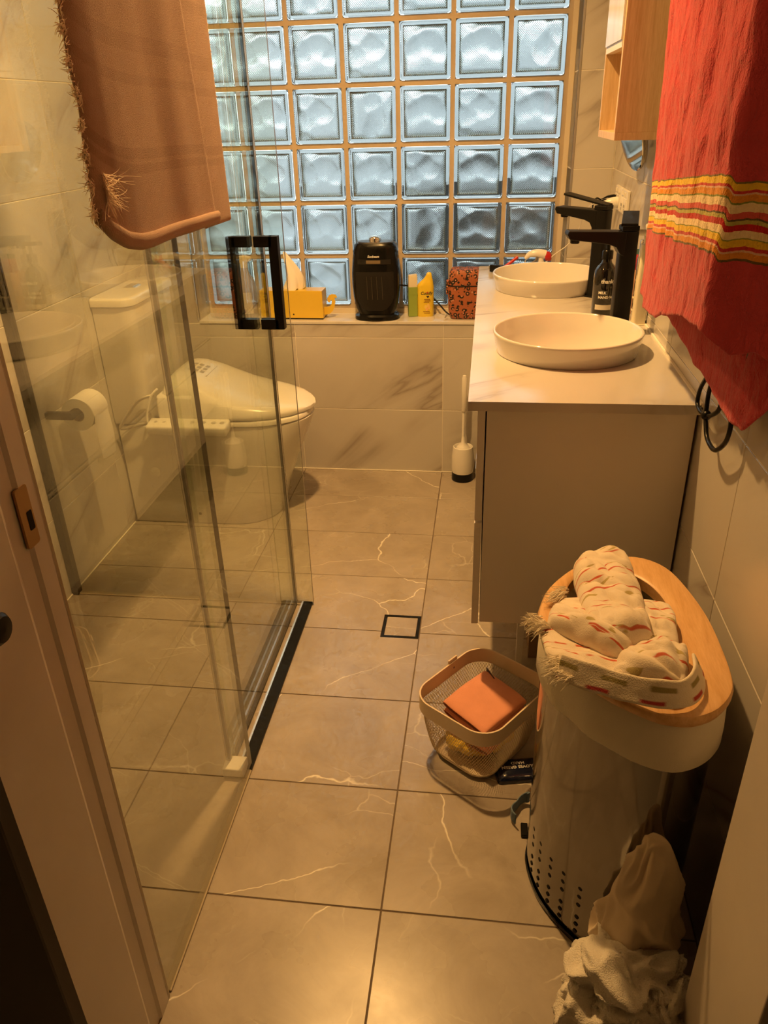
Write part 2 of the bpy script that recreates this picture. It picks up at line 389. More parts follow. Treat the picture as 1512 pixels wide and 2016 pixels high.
tiles(wb, (WX1, 0, 0), (0, -1, 0), (0, 0, 1), [-WY, -0.002], span(WZ0, WZ1, 0.281, 0.303), M_TILE)
M_BEAD = plain('white_silicone_bead', (0.90, 0.86, 0.76), 0.4)
box('baseboard_back', XL+0.001, XR-0.001, -0.0045, -0.0003, 0.0003, 0.0045, M_BEAD, bevel=0.001, kind=S); box('baseboard_left', XL+0.0003, XL+0.0045, YF+0.005, -0.546, 0.0003, 0.0045, M_BEAD, bevel=0.001, kind=S)
# front wall around the doorway, hall behind the camera
DX0, DX1, DZ = -0.352, 0.502, 2.06
bm = bmesh.new()
bm_box(XL-0.1, DX0-0.02, YF-0.18, YF-0.0016, -0.1, CEIL, bm); bm_box(DX1+0.02, XR+0.1, YF-0.18, YF-0.0016, -0.1, CEIL, bm); bm_box(DX0-0.02, DX1+0.02, YF-0.18, YF-0.0016, DZ+0.02, CEIL, bm)
wf = link('wall_front', bm, M_GROUTW, kind=S)
tiles(wf, (0, YF, 0), (-1, 0, 0), (0, 0, 1), [-DX0+0.022, 0.6+0.352, -XL], ZJ, M_TILE)
tiles(wf, (0, YF, 0), (-1, 0, 0), (0, 0, 1), [-XR, -DX1-0.022], ZJ, M_TILE)
bm = bm_box(XL-0.1, XR+0.1, YF-0.18, 0.24, CEIL, CEIL+0.1)
link('ceiling', bm, M_PAINT, kind=S)
HY = YF-0.18
box('floor_hall', -1.6, 1.6, -4.6, HY, -0.10, -0.002, M_HALL, kind=S)
box('ceiling_hall', -1.6, 1.6, -4.6, HY, CEIL, CEIL+0.1, M_HALL, kind=S)
box('wall_hall_left', -1.7, -1.6, -4.6, HY, -0.1, CEIL, M_HALL, kind=S); box('wall_hall_right', 1.6, 1.7, -4.6, HY, -0.1, CEIL, M_HALL, kind=S)
box('wall_hall_back', -1.7, 1.7, -4.7, -4.6, -0.1, CEIL, M_HALL, kind=S)
bm = bmesh.new()
bm_box(-1.6, DX0-0.02, HY-0.012, HY, -0.1, CEIL, bm); bm_box(DX1+0.02, 1.6, HY-0.012, HY, -0.1, CEIL, bm); bm_box(DX0-0.02, DX1+0.02, HY-0.012, HY, DZ+0.02, CEIL, bm)
link('wall_hall_front', bm, M_HALL, kind=S)
# door lining: left jamb with strike plate and latch, right jamb, head
M_JAMB = M_GLOSSW
def jamb_poly(s):   # plan of a jamb with a rebate and two shallow mouldings; s=+1 opens to +x
    pr = [(0.0, 0.0), (0.0, -0.030), (-0.0035, -0.036), (-0.0035, -0.062), (0.0, -0.070), (0.0, -0.192), (-0.024, -0.192), (-0.024, 0.0)]
    return pr
tj = link('trim_1', prism([(DX0+a, YF+0.004+b) for a, b in jamb_poly(1)], 0.0, DZ+0.02), M_JAMB, kind=S)
tag(tj, 'brown-lit white painted left door jamb with a worn strike plate')
box('trim_2', DX1, DX1+0.024, YF-0.188, YF+0.004, 0.0, DZ+0.02, M_JAMB, bevel=0.002, kind=S)
box('trim_3', DX0, DX1, YF-0.188, YF+0.004, DZ, DZ+0.024, M_JAMB, kind=S)
M_BRASS = plain('worn_brass', (0.42, 0.26, 0.12), 0.35, 0.9, var=0.2)
M_HOLE = plain('dark_recess', (0.01, 0.008, 0.006), 0.9, var=0.0)
sp = link('strike_plate', prism([(YF-0.025+a, 0.982+b) for a, b in rrect(0.024, 0.075, 0.004)], DX0-0.002, DX0+0.0012, 'x'), M_BRASS, tj)
link('strike_hole', prism([(YF-0.021+a, 0.976+b) for a, b in rrect(0.010, 0.024, 0.002)], DX0+0.0005, DX0+0.0016, 'x'), M_HOLE, sp)
bm = lathe([(0.004, 0.0), (0.004, 0.014), (0.007, 0.016), (0.0165, 0.020), (0.018, 0.026), (0.014, 0.031), (0.001, 0.033)], 20)
bmesh.ops.transform(bm, matrix=Matrix.Rotation(PI/2, 4, 'Y'), verts=bm.verts)
link('latch_knob', bm, M_BLACK, tj, loc=(DX0, YF-0.152, 0.918), smooth=True, auto=40)
link('latch_plate', prism([(YF-0.160+a, 0.880+b) for a, b in rrect(0.026, 0.075, 0.005)], DX0-0.001, DX0+0.003, 'x'), M_BLACK, tj)

# ---------------------------------------------------------------- window of glass blocks
win = box('window_1', WX0+0.001, WX1-0.001, WY+0.005, WY+0.07, WZ0, WZ1, M_MORTAR)
# cut the openings: build mortar as a lattice instead of a slab
me = win.data; bm = bmesh.new()
PB, BX0, BZ0, NCOL, NROW, BS = 0.2, -0.9811, 0.6769, 7, 7, 0.1835
g = (PB-BS)/2
ya, yb = WY+0.004, WY+0.074
for i in range(NCOL+1):
    x = BX0+i*PB; bm_box(x-g, x+g, ya, yb, BZ0-g, BZ0+NROW*PB+g, bm)
for i in range(NCOL):
    for j in range(NROW+1):
        z = BZ0+j*PB; bm_box(BX0+i*PB+g, BX0+(i+1)*PB-g, ya, yb, z-g, z+g, bm)
bm.to_mesh(me); bm.free(); tag(win, kind=S)
bm = bmesh.new()
bm_box(WX0+0.001, BX0-g, WY-0.002, WY+0.08, WZ0, WZ1, bm); bm_box(BX0+NCOL*PB+g, WX1-0.001, WY-0.002, WY+0.08, WZ0, WZ1, bm)
bm_box(BX0-g, BX0+NCOL*PB+g, WY-0.002, WY+0.08, WZ0, BZ0-g, bm); bm_box(BX0-g, BX0+NCOL*PB+g, WY-0.002, WY+0.08, BZ0+NROW*PB+g, WZ1, bm)
link('window_frame', bm, M_FRAME, win)
link('window_sill', bm_box(WX0+0.001, WX1-0.001, -0.004, WY, WZ0-0.012, WZ0, bevel=0.002), M_SILL, win)
box('edge_trim', WX1, WX1+0.007, -0.003, 0.012, WZ0, WZ1, M_ALU, win); box('edge_trim', WX0-0.006, WX0, -0.003, 0.012, WZ0, WZ1, M_ALU, win)
def block_mesh(seed):
    """hollow pressed-glass block: rounded outer shell, cavity with wavy ribbed faces"""
    rnd = random.Random(seed); bm = bmesh.new(); h = BS/2; d = 0.040
    def sq(s, y, r, n=4):
        return [(a, y, b) for a, b in rrect(2*s, 2*s, r, n)]
    bm_loft([sq(h-0.0055, -d, 0.008), sq(h-0.0015, -d+0.0012, 0.010), sq(h-0.0002, -d+0.005, 0.011), sq(h-0.0002, d-0.005, 0.011), sq(h-0.0015, d-0.0012, 0.010), sq(h-0.0055, d, 0.008)], True, True, True, bm)
    # cavity
    n = 26; c = h-0.0135; yy = d-0.008
    seeds = [(rnd.uniform(-1.1, 1.1)*c, rnd.uniform(-1.1, 1.1)*c, rnd.uniform(0.7, 1.2)) for _ in range(5)]
    def hgt(x, z, side):
        K = 26000.0; q = [((x-a)**2*0.8+(z-b)**2*1.25)*k for a, b, k in seeds]; m0 = min(q)
        sm = m0 - math.log(sum(math.exp(-K*(t-m0)) for t in q))/K
        v = 0.0048 - sm*7.2 + 0.0016*mnoise.noise(Vector((x*26+seed, z*26+x*14, seed)))
        edge = min(1.0, (c-max(abs(x), abs(z)))/0.010); edge = edge*edge*(3-2*edge)
        return 0.0022*(1-edge) + max(-0.006, v)*edge
    grids = {}
    for side in (-1, 1):
        G = [[bm.verts.new((x := -c+2*c*i/n, side*(yy - hgt(x if side < 0 else -x, (z := -c+2*c*j/n), side)), z)) for j in range(n+1)] for i in range(n+1)]
        grids[side] = G
        for i in range(n):
            for j in range(n):
                q = [G[i][j], G[i+1][j], G[i+1][j+1], G[i][j+1]]
                f = bm.faces.new(q if side > 0 else q[::-1]); f.material_index = 1; f.smooth = True
    A, B = grids[-1], grids[1]
    def strip(a, b):
        for k in range(len(a)-1): bm.faces.new((a[k], b[k], b[k+1], a[k+1]))
    strip([A[i][0] for i in range(n+1)], [B[i][0] for i in range(n+1)]); strip([B[i][n] for i in range(n+1)], [A[i][n] for i in range(n+1)])
    strip([B[0][j] for j in range(n+1)], [A[0][j] for j in range(n+1)]); strip([A[n][j] for j in range(n+1)], [B[n][j] for j in range(n+1)])
    me = bpy.data.meshes.new('glass_block'); bm.normal_update()
    # outer faces outwards, cavity faces into the cavity
    for f in bm.faces:
        cc = f.calc_center_median(); inner = max(abs(cc.x), abs(cc.z)) < c+1e-5 and abs(cc.y) < d-0.0015
        dv = f.normal.dot(Vector((cc.x, cc.y*2.2, cc.z)))
        if inner:
            if abs(f.normal.y) > 0.5:
                if f.normal.y*cc.y > 0: f.normal_flip()
            elif f.normal.dot(Vector((cc.x, 0, cc.z))) > 0: f.normal_flip()
        elif dv < 0: f.normal_flip()
    bm.to_mesh(me); bm.free(); me.materials.append(M_BLOCK); me.materials.append(M_RIB)
    return me
BM = [block_mesh(3), block_mesh(12)]
for i in range(NCOL):
    for j in range(NROW):
        o = bpy.data.objects.new('glass_block', BM[(i*2+j) % 3 % 2]); COL.objects.link(o); o.parent = win
        o.location = (BX0+(i+0.5)*PB, WY+0.036, BZ0+(j+0.5)*PB)
        if (i*3+j*5) % 7 == 3: o.rotation_euler = (0, PI/2, 0)
# outside: pale rendered wall, concrete ground and a dark fence on the right
M_OUTW = plain('outside_render', (0.29, 0.305, 0.325), 0.9, var=0.06, bscale=40); M_OUTG = plain('outside_concrete', (0.24, 0.24, 0.24), 0.9, var=0.15, bscale=60)
M_FENCE = plain('outside_dark_fence', (0.026, 0.025, 0.024), 0.8, var=0.3)
box('ground_outside', -6, 6, 0.26, 8, -0.35, -0.25, M_OUTG, kind=S)
box('wall_outside', -6, 6, 3.0, 3.2, -0.25, 2.7, M_OUTW, kind=S)
fn = thing('garden_fence', (1.15, 1.0, -0.25), 'dark board fence outside behind the lower right glass blocks', 'fence')
for k in range(10): box('fence_board', -1.385+k*0.235, -1.385+k*0.235+0.225, -0.012, 0.012, 0.02, 1.32+0.012*(k % 3), M_FENCE, fn)
for zz in (0.25, 0.95): box('fence_rail', -1.385, 0.96, 0.012, 0.05, zz, zz+0.07, M_FENCE, fn)
for xx in (-1.1, 0.9): box('fence_post', xx-0.04, xx+0.04, 0.05, 0.13, 0.0, 1.25, M_FENCE, fn)
# ceiling downlight fittings
for k, (x, y, p) in enumerate(DOWNLIGHTS):
    dl = thing('downlight', (x, y, CEIL), 'round recessed warm ceiling downlight above the ' + ('washbasins side of the room', 'toilet', 'shower')[k], 'light', group='ceiling downlights')
    bm = lathe([(0.047, -0.001), (0.062, -0.001), (0.060, -0.006), (0.047, -0.009)], 40, False, False)
    link('trim_ring', bm, M_PLAST, dl, smooth=True, auto=30)
# ---------------------------------------------------------------- shower screen and sliding door
def pane(name, x0, x1, y0, y1, z0, z1, parent):
    """sheet of glass with polished edges"""
    bm = bm_box(x0, x1, y0, y1, z0, z1); bm.normal_update()
    thin = 'x' if (x1-x0) < (y1-y0) else 'y'
    for f in bm.faces:
        big = abs(f.normal.x) > 0.5 if thin == 'x' else abs(f.normal.y) > 0.5
        f.material_index = 0 if big else 1
    return link(name, bm, [M_PANE, M_EDGE], parent)
GX, GY = -0.360, -1.040
ss = thing('shower_screen', (GX, GY, 0), 'frameless clear glass shower screen standing in front of the toilet', 'shower screen')
pane('return_panel', XL+0.012-GX, 0.012, -0.005, 0.005, 0.004, 2.0, ss)
pane('fixed_panel', -0.005, 0.005, YF+0.004-GY, -1.727-GY, 0.004, 2.0, ss)
M_SILIC = plain('clear_silicone', (0.42, 0.36, 0.26), 0.35, var=0.2)
box('wall_channel', XL+0.001-GX, XL+0.024-GX, -0.014, 0.012, 0.0, 2.0, M_BLACK, ss, bevel=0.001)
box('wall_channel', -0.008, 0.008, YF+0.001-GY, YF+0.010-GY, 0.0, 2.0, M_SILIC, ss, bevel=0.001)
M_SILIC = plain('clear_silicone', (0.42, 0.36, 0.26), 0.35, var=0.2)
box('silicone_bead', XL+0.02-GX, 0.0, -0.009, 0.009, 0.0, 0.005, M_SILIC, ss, bevel=0.002)
box('silicone_bead', -0.008, 0.008, YF+0.016-GY, -1.74-GY, 0.0, 0.005, M_SILIC, ss, bevel=0.002)
box('floor_track', -0.020, 0.008, -1.742-GY, 0.006, 0.0, 0.007, M_BLACK, ss, bevel=0.001)
box('track_lip', -0.026, -0.021, -1.742-GY, 0.004, 0.0, 0.009, M_ALU, ss)
box('door_guide', -0.054, -0.004, -1.770-GY, -1.725-GY, 0.0, 0.030, M_PLAST, ss, bevel=0.003)
box('header_rail', -0.060, -0.036, YF+0.002-GY, 0.01, 1.93, 1.965, M_BLACK, ss, bevel=0.002)
for yy in (-2.15, -1.85): box('rail_clamp', -0.040, 0.016, yy-0.018-GY, yy+0.018-GY, 1.925, 1.970, M_BLACK, ss, bevel=0.003)
sd = thing('shower_door', (GX-0.045, -1.40, 0), 'clear glass sliding shower door with black square handle', 'shower door')
pane('door_pane', -0.004, 0.004, -0.335, 0.352, 0.012, 1.92, sd)
box('edge_seal', -0.005, 0.006, 0.352, 0.360, 0.012, 1.92, M_SEAL, sd)
box('edge_seal', -0.006, 0.005, -0.343, -0.335, 0.012, 1.92, M_SEAL, sd)
box('edge_seal', -0.001, 0.008, -0.322, -0.317, 0.012, 1.92, M_PANE, sd)
box('bottom_seal', -0.005, 0.005, -0.335, 0.352, 0.002, 0.012, plain('grey_bottom_seal', (0.12, 0.12, 0.11), 0.5), sd)
for yy in (-0.25, 0.26): box('door_roller', -0.012, 0.012, yy-0.025, yy+0.025, 1.88, 1.955, M_BLACK, sd, bevel=0.004)
hz0, hz1, hy = 0.902, 1.127, 0.278
for s in (-1, 1):
    bm = bmesh.new(); t = 0.0115
    bm_box(0.053*s-t, 0.053*s+t, hy-t, hy+t, hz0, hz1, bm, bevel=0.0012)
    xa, xb = sorted((0.0045*s, 0.050*s))
    for z in (hz0, hz1-0.025): bm_box(xa, xb, hy-t, hy+t, z, z+0.025, bm, bevel=0.0008)
    link('handle', bm, M_BLACK, sd)
# ---------------------------------------------------------------- toilet with bidet seat
to = thing('toilet', (XL+0.003, -0.360, 0), 'white back-to-wall toilet with cistern and closed electric bidet seat', 'toilet')
def dplan(Lx, W, z, x0=0.0, n=18, rb=0.02, fr=0.26):
    """D-shaped plan: flat back, straight sides, round front"""
    pts = [(x0+rb*0.3, -W+0.0, z)]
    xs = Lx-fr
    for i in range(n+1):
        t = -PI/2 + PI*i/n
        pts.append((xs + fr*math.cos(t)**0.86 if math.cos(t) > 0 else xs, W*math.copysign(abs(math.sin(t))**0.92, math.sin(t)), z))
    pts.append((x0+rb*0.3, W, z)); pts.append((x0, W-rb, z)); pts.append((x0, -W+rb, z))
    return pts
rings = [dplan(Lx, W, z, fr=fr) for Lx, W, z, fr in ((0.548, 0.172, 0.0, 0.17), (0.556, 0.179, 0.012, 0.18), (0.575, 0.180, 0.10, 0.19), (0.620, 0.181, 0.22, 0.21), (0.665, 0.182, 0.32, 0.23), (0.690, 0.183, 0.385, 0.245), (0.692, 0.181, 0.397, 0.247), (0.680, 0.172, 0.402, 0.24))]
link('pan', bm_loft(rings), M_CERAM, to, smooth=True, auto=50)
def tankring(dx, W, z, r=0.045, n=8):
    pts = [(0, W, z), (0, -W, z)]
    for cx_, cy_, a0 in ((dx-r, -W+r, -PI/2), (dx-r, W-r, 0)):
        for i in range(n+1):
            a = a0+PI/2*i/n; pts.append((cx_+r*math.cos(a), cy_+r*math.sin(a), z))
    return pts
link('cistern', bm_loft([tankring(d, W, z, r) for d, W, z, r in ((0.128, 0.188, 0.408, 0.04), (0.132, 0.192, 0.420, 0.045), (0.136, 0.197, 0.825, 0.045))]), M_CERAM, to, smooth=True, auto=50)
lid = link('cistern_lid', bm_loft([tankring(d, W, z, r) for d, W, z, r in ((0.136, 0.198, 0.826, 0.045), (0.144, 0.205, 0.830, 0.05), (0.144, 0.205, 0.848, 0.05), (0.140, 0.201, 0.855, 0.048), (0.128, 0.187, 0.858, 0.04))]), M_CERAM, to, smooth=True, auto=60)
fb = box('flush_button', 0.045, 0.085, -0.030, 0.032, 0.857, 0.861, M_CHROME, to, bevel=0.001)
box('button_half', 0.050, 0.080, -0.025, 0.000, 0.861, 0.864, M_CHROME, fb, bevel=0.001); box('button_half', 0.050, 0.080, 0.002, 0.028, 0.861, 0.864, M_CHROME, fb, bevel=0.001)
# bidet: housing, lid, ring, side panel, hoses
hs = bm_loft([[(x, y*w_, z) for (x, y) in ((0.165, -0.19), (0.30, -0.198), (0.30, 0.198), (0.165, 0.19))] for z, w_ in ((0.403, 1.0), (0.470, 1.0), (0.505, 0.97), (0.515, 0.93))])
link('bidet_housing', hs, M_PLAST, to, smooth=True, auto=30, bevel=0.012, bseg=4)
ringb = bm_loft([dplan(Lx, W, z, x0=0.28, fr=fr) for Lx, W, z, fr in ((0.682, 0.182, 0.400, 0.245), (0.690, 0.188, 0.405, 0.25), (0.690, 0.188, 0.417, 0.25), (0.686, 0.185, 0.421, 0.245))])
link('seat_ring', ringb, M_PLAST, to, smooth=True, auto=50)
XSL = [(0.185, 0.176, 0.462, 0.550), (0.200, 0.186, 0.448, 0.566), (0.225, 0.190, 0.440, 0.573), (0.26, 0.191, 0.436, 0.570), (0.31, 0.192, 0.432, 0.555), (0.37, 0.192, 0.429, 0.528), (0.43, 0.190, 0.427, 0.502), (0.50, 0.184, 0.426, 0.482), (0.57, 0.163, 0.426, 0.468), (0.635, 0.122, 0.426, 0.457), (0.672, 0.080, 0.426, 0.447), (0.692, 0.043, 0.426, 0.438), (0.700, 0.012, 0.426, 0.431)]
rings = []
for x, W, e, c in XSL:
    r_ = []
    for i in range(15):
        t = -1+2*i/14
        sd_ = abs(t)**3.2
        r_.append((x, W*math.sin(t*PI/2), e+0.012+(c-e-0.012)*(1-sd_)))
    r_ += [(x, W*1.0, e+0.003), (x, W*0.985, e), (x, 0, e), (x, -W*0.985, e), (x, -W*1.0, e+0.003)]
    rings.append(r_)
lidb = link('seat_lid', bm_loft(rings), M_PLAST, to, smooth=True, auto=55)
# printed notice on the lid
def on_lid(x, y):
    for a, b in zip(XSL[:-1], XSL[1:]):
        if a[0] <= x <= b[0]:
            k = (x-a[0])/(b[0]-a[0]); W, e, c = [a[i]+(b[i]-a[i])*k for i in (1, 2, 3)]
            t = math.asin(max(-1, min(1, y/W)))/(PI/2); return e+0.012+(c-e-0.012)*(1-abs(t)**3.2)
    return 0.5
bm = bmesh.new()
def lidstrip(x0, x1, y0, y1):
    q = [bm.verts.new((x, y, on_lid(x, y)+0.0008)) for x, y in ((x0, y0), (x1, y0), (x1, y1), (x0, y1))]; bm.faces.new(q)
for r in range(3):
    for c in range(3): lidstrip(0.245+0.022*r, 0.259+0.022*r, -0.05+0.032*c, -0.028+0.032*c)
for a in ((0.232, 0.234, -0.065, 0.06), (0.318, 0.320, -0.065, 0.06), (0.232, 0.320, -0.067, -0.065), (0.232, 0.320, 0.060, 0.062)): lidstrip(*a)
link('printed_notice', bm, M_GREYINK, lidb)
cpm = bm_box(-0.145, 0.150, -0.034, 0.034, -0.018, 0.018, bevel=0.008, seg=3)
cp = link('control_panel', cpm, M_PLAST, to, loc=(0.285, -0.222, 0.414), rot=(0.16, 0, 0), smooth=True, auto=40)
for k, x in enumerate((-0.115, -0.085, -0.055, 0.02, 0.060, 0.098, 0.128)):
    rr = 0.009 if k > 2 else 0.006
    link('button', lathe([(rr, 0.0170), (rr, 0.0186), (rr*0.8, 0.0190)], 14), plain('bidet_button_%s' % 'abcdefg'[k], ((0.45, 0.44, 0.42), (0.55, 0.54, 0.52))[k % 2], 0.4), cp, loc=(x, 0.002, 0))
M_HOSE = plain('braided_hose', (0.55, 0.52, 0.48), 0.35, 0.6, var=0.2, bscale=400, bstr=0.4)
link('supply_hose', tube(smooth_path([(0.165, -0.190, 0.520), (0.12, -0.212, 0.510), (0.075, -0.215, 0.465), (0.036, -0.213, 0.415), (0.030, -0.212, 0.400), (0.060, -0.214, 0.404), (0.105, -0.214, 0.416), (0.16, -0.200, 0.425)]), 0.0065, 10), M_HOSE, to, smooth=True)
link('power_cord', tube(smooth_path([(0.185, -0.196, 0.545), (0.165, -0.212, 0.525), (0.145, -0.218, 0.475), (0.137, -0.219, 0.430), (0.150, -0.214, 0.392), (0.165, -0.200, 0.385)]), 0.0042, 8), M_PLAST, to, smooth=True)
def disc_y(r, y0, y1, n=24):
    bm = lathe([(r*0.9, 0), (r, 0.001), (r, y1-y0-0.001), (r*0.92, y1-y0)], n); bmesh.ops.transform(bm, matrix=Matrix.Rotation(PI/2, 4, 'X'), verts=bm.verts); return bm
link('bolt_cap', disc_y(0.019, 0, 0.003), M_PLAST, to, loc=(0.115, -0.1795, 0.215), smooth=True, auto=40)
link('fixing_hole', disc_y(0.006, 0, 0.002), M_HOLE, to, loc=(0.265, -0.1795, 0.045))
# ---------------------------------------------------------------- vanity cabinet, worktop, basins, taps
VY0, VY1, VZ0, VZ1, VX0, VX1 = -1.522, -0.006, 0.310, 0.839, 0.154, 0.586
va = thing('vanity_cabinet', (0.37, -0.764, 0), 'white satin wall-length vanity cabinet with drawers under the marble worktop', 'cabinet')
ox, oy = 0.37, -0.764
def vb(name, x0, x1, y0, y1, z0, z1, m=M_LAM, **k): return box(name, x0-ox, x1-ox, y0-oy, y1-oy, z0, z1, m, va, **k)
vb('side_panel', 0.173, VX1, VY0, VY0+0.018, VZ0, VZ1, bevel=0.0008); vb('side_panel', 0.173, VX1, VY1-0.018, VY1, VZ0, VZ1, bevel=0.0008)
vb('bottom_panel', 0.173, VX1, VY0+0.018, VY1-0.018, VZ0, VZ0+0.018); vb('back_panel', VX1-0.016, VX1, VY0+0.018, VY1-0.018, VZ0+0.018, VZ1)
vb('face_panel', 0.173, 0.178, VY0+0.018, VY1-0.018, VZ0+0.018, VZ1, M_LAM)
ym = (VY0+VY1)/2
for (a, b) in ((VY0, ym-0.0015), (ym+0.0015, VY1)):
    for (z0, z1) in ((VZ0-0.006, 0.574), (0.580, VZ1-0.003)):
        d = vb('drawer', VX0, 0.170, a, b, z0, z1, bevel=0.001)
        hx = box('finger_pull', VX0-0.0025-ox, VX0+0.004-ox, (a+b)/2-0.09-oy, (a+b)/2+0.09-oy, z1-0.012, z1+0.001, M_ALU, d) 
for (x, y) in ((0.287, -1.29), (0.287, -0.25), (0.54, -1.29), (0.54, -0.25)):
    bm = bm_loft([[(x-ox+a*s, y-oy+b*s, z) for a, b in ((-1, -1), (1, -1), (1, 1), (-1, 1))] for z, s in ((0.0, 0.008), (0.02, 0.008), (VZ0, 0.012))])
    link('leg', bm, M_LAM, va)
# worktop with two round cut-outs
TX0, TX1, TY0, TY1, TZ0, TZ1 = 0.134, 0.588, -1.536, -0.004, 0.840, 0.860
BAS = [(0.360, -1.150), (0.360, -0.405)]
bm = bmesh.new()
def rect_pt(cx_, cy_, x0, x1, y0, y1, a):
    c, s = math.cos(a), math.sin(a); t = 1e9
    if c > 1e-9: t = min(t, (x1-cx_)/c)
    if c < -1e-9: t = min(t, (x0-cx_)/c)
    if s > 1e-9: t = min(t, (y1-cy_)/s)
    if s < -1e-9: t = min(t, (y0-cy_)/s)
    return (cx_+c*t, cy_+s*t)
def holed(cx_, cy_, r, x0, x1, y0, y1, drop):
    ang = sorted([2*PI*i/56 for i in range(56)] + [math.atan2(q-cy_, p_-cx_) % (2*PI) for p_ in (x0, x1) for q in (y0, y1)])
    outer = [rect_pt(cx_, cy_, x0, x1, y0, y1, a) for a in ang]; inner = [(cx_+r*math.cos(a), cy_+r*math.sin(a)) for a in ang]; n = len(ang)
    V = {(k, z): [bm.verts.new((p_[0], p_[1], z)) for p_ in (inner if k == 'i' else outer)] for k in 'io' for z in (TZ0, TZ1)}
    for i in range(n):
        j = (i+1) % n
        bm.faces.new((V['i', TZ1][i], V['o', TZ1][i], V['o', TZ1][j], V['i', TZ1][j])); bm.faces.new((V['i', TZ0][j], V['o', TZ0][j], V['o', TZ0][i], V['i', TZ0][i]))
        bm.faces.new((V['i', TZ0][i], V['i', TZ1][i], V['i', TZ1][j], V['i', TZ0][j]))
        mid = (outer[i][1]+outer[j][1])/2
        if abs(outer[i][1]-drop) > 1e-6 or abs(outer[j][1]-drop) > 1e-6:
            bm.faces.new((V['o', TZ1][i], V['o', TZ0][i], V['o', TZ0][j], V['o', TZ1][j]))
holed(*BAS[0], 0.163, TX0, TX1, TY0, -0.77, -0.77); holed(*BAS[1], 0.163, TX0, TX1, -0.77, TY1, -0.77)
wt = link('worktop', bm, M_TOP, label='pale marble-look stone worktop along the right wall over the vanity', cat='worktop')
box('silicone_strip', TX1-0.002, XR-0.0005, TY0, TY1, TZ1-0.004, TZ1+0.004, M_GROUTW, wt)
for k, (x, y) in enumerate(BAS):
    b = thing('basin', (x, y, TZ1), ('round white ceramic basin nearer the doorway, on the worktop', 'round white ceramic basin nearer the glass block window')[k], 'basin', group='round basins on the worktop')
    prof = [(0.166, 0.0), (0.168, 0.002), (0.1765, 0.044), (0.1775, 0.049), (0.1755, 0.052), (0.1725, 0.0515), (0.1705, 0.048), (0.163, 0.010), (0.154, -0.012), (0.142, -0.040), (0.115, -0.068), (0.060, -0.084), (0.022, -0.087), (0.022, -0.100), (0.065, -0.098), (0.120, -0.080), (0.150, -0.040), (0.160, -0.012), (0.1615, 0.0)]
    bm = lathe(prof+[prof[0]], 72, False, False); bmesh.ops.remove_doubles(bm, verts=bm.verts, dist=1e-6)
    link('bowl', bm, M_CERAM, b, smooth=True)
    link('drain_cap', lathe([(0.001, -0.082), (0.020, -0.083), (0.0215, -0.086), (0.0215, -0.089)], 24), M_CHROME, b, smooth=True, auto=40)
def tap(loc, rz, lever_rz, lever_tilt, label):
    t = thing('basin_tap', loc, label, 'tap', rz, 'tall black basin taps')
    # local +x is the spout direction
    link('base_flange', bm_box(-0.026, 0.026, -0.026, 0.026, 0.0, 0.005, bevel=0.002), M_BLACK, t)
    H = 0.252
    bm = bm_loft([[(a, b, z) for a, b in rrect(w_, w_, 0.008, 3)] for z, w_ in ((0.004, 0.044), (H-0.03, 0.042), (H, 0.042))])
    link('body', bm, M_BLACK, t, smooth=True, auto=35)
    # spout: side outline swept in width, curving into the body
    out = [(0.010, H), (0.150, H+0.004), (0.153, H-0.004), (0.146, H-0.016), (0.100, H-0.022), (0.050, H-0.029), (0.032, H-0.036), (0.022, H-0.052), (0.010, H-0.06)]
    link('spout', prism([(a, b) for a, b in out], -0.0215, 0.0215, 'y'), M_BLACK, t, bevel=0.002)
    link('aerator', lathe([(0.010, 0), (0.0115, 0.002), (0.0115, 0.009)], 20), M_BLACK, t, loc=(0.130, 0, H-0.027), smooth=True, auto=40)
    link('cap', bm_box(-0.020, 0.021, -0.0205, 0.0205, H+0.001, H+0.013, bevel=0.002), M_BLACK, t)
    bm = bm_box(-0.018, 0.125, -0.020, 0.020, -0.003, 0.004, bevel=0.0015)
    link('lever', bm, M_BLACK, t, loc=(0, 0, H+0.016), rot=(0, -lever_tilt, lever_rz))
    return t
tap((0.505, -0.985, TZ1), PI+0.10, -1.84, 0.10, 'tall matt black basin tap beside the nearer basin with the soap bottle behind it')
tap((0.500, -0.540, TZ1), PI-0.62, 0.10, 0.20, 'tall matt black basin tap beside the basin nearer the window')
# ---------------------------------------------------------------- oak wall cabinet and round mirror
CX0, CX1, CY0, CY1, CZ0, CZ1 = 0.440, XR-0.001, -1.035, -0.735, 1.313, 1.96
wc = thing('wall_cabinet', (0.515, -0.885, CZ0), 'oak wall cabinet with white marbled door and open niche below it', 'cabinet')
def cb(name, x0, x1, y0, y1, z0, z1, m=M_OAK, **k): return box(name, x0-0.515, x1-0.515, y0+0.885, y1+0.885, z0-CZ0, z1-CZ0, m, wc, **k)
t = 0.016
cb('side_panel', CX0, CX1, CY0, CY0+t, CZ0+t, CZ1-t, bevel=0.0006); cb('side_panel', CX0, CX1, CY1-t, CY1, CZ0+t, CZ1-t, bevel=0.0006)
cb('bottom_panel', CX0, CX1, CY0, CY1, CZ0, CZ0+t, bevel=0.0006); cb('top_panel', CX0, CX1, CY0, CY1, CZ1-t, CZ1, bevel=0.0006)
cb('shelf', CX0+0.018, CX1-0.006, CY0+t, CY1-t, 1.498, 1.498+t); cb('back_panel', CX1-0.006, CX1, CY0+t, CY1-t, CZ0+t, CZ1-t)
dd = cb('door', CX0-0.001, CX0+0.017, CY0+t+0.001, CY1-t-0.001, 1.497, CZ1-t-0.002, M_LAM)
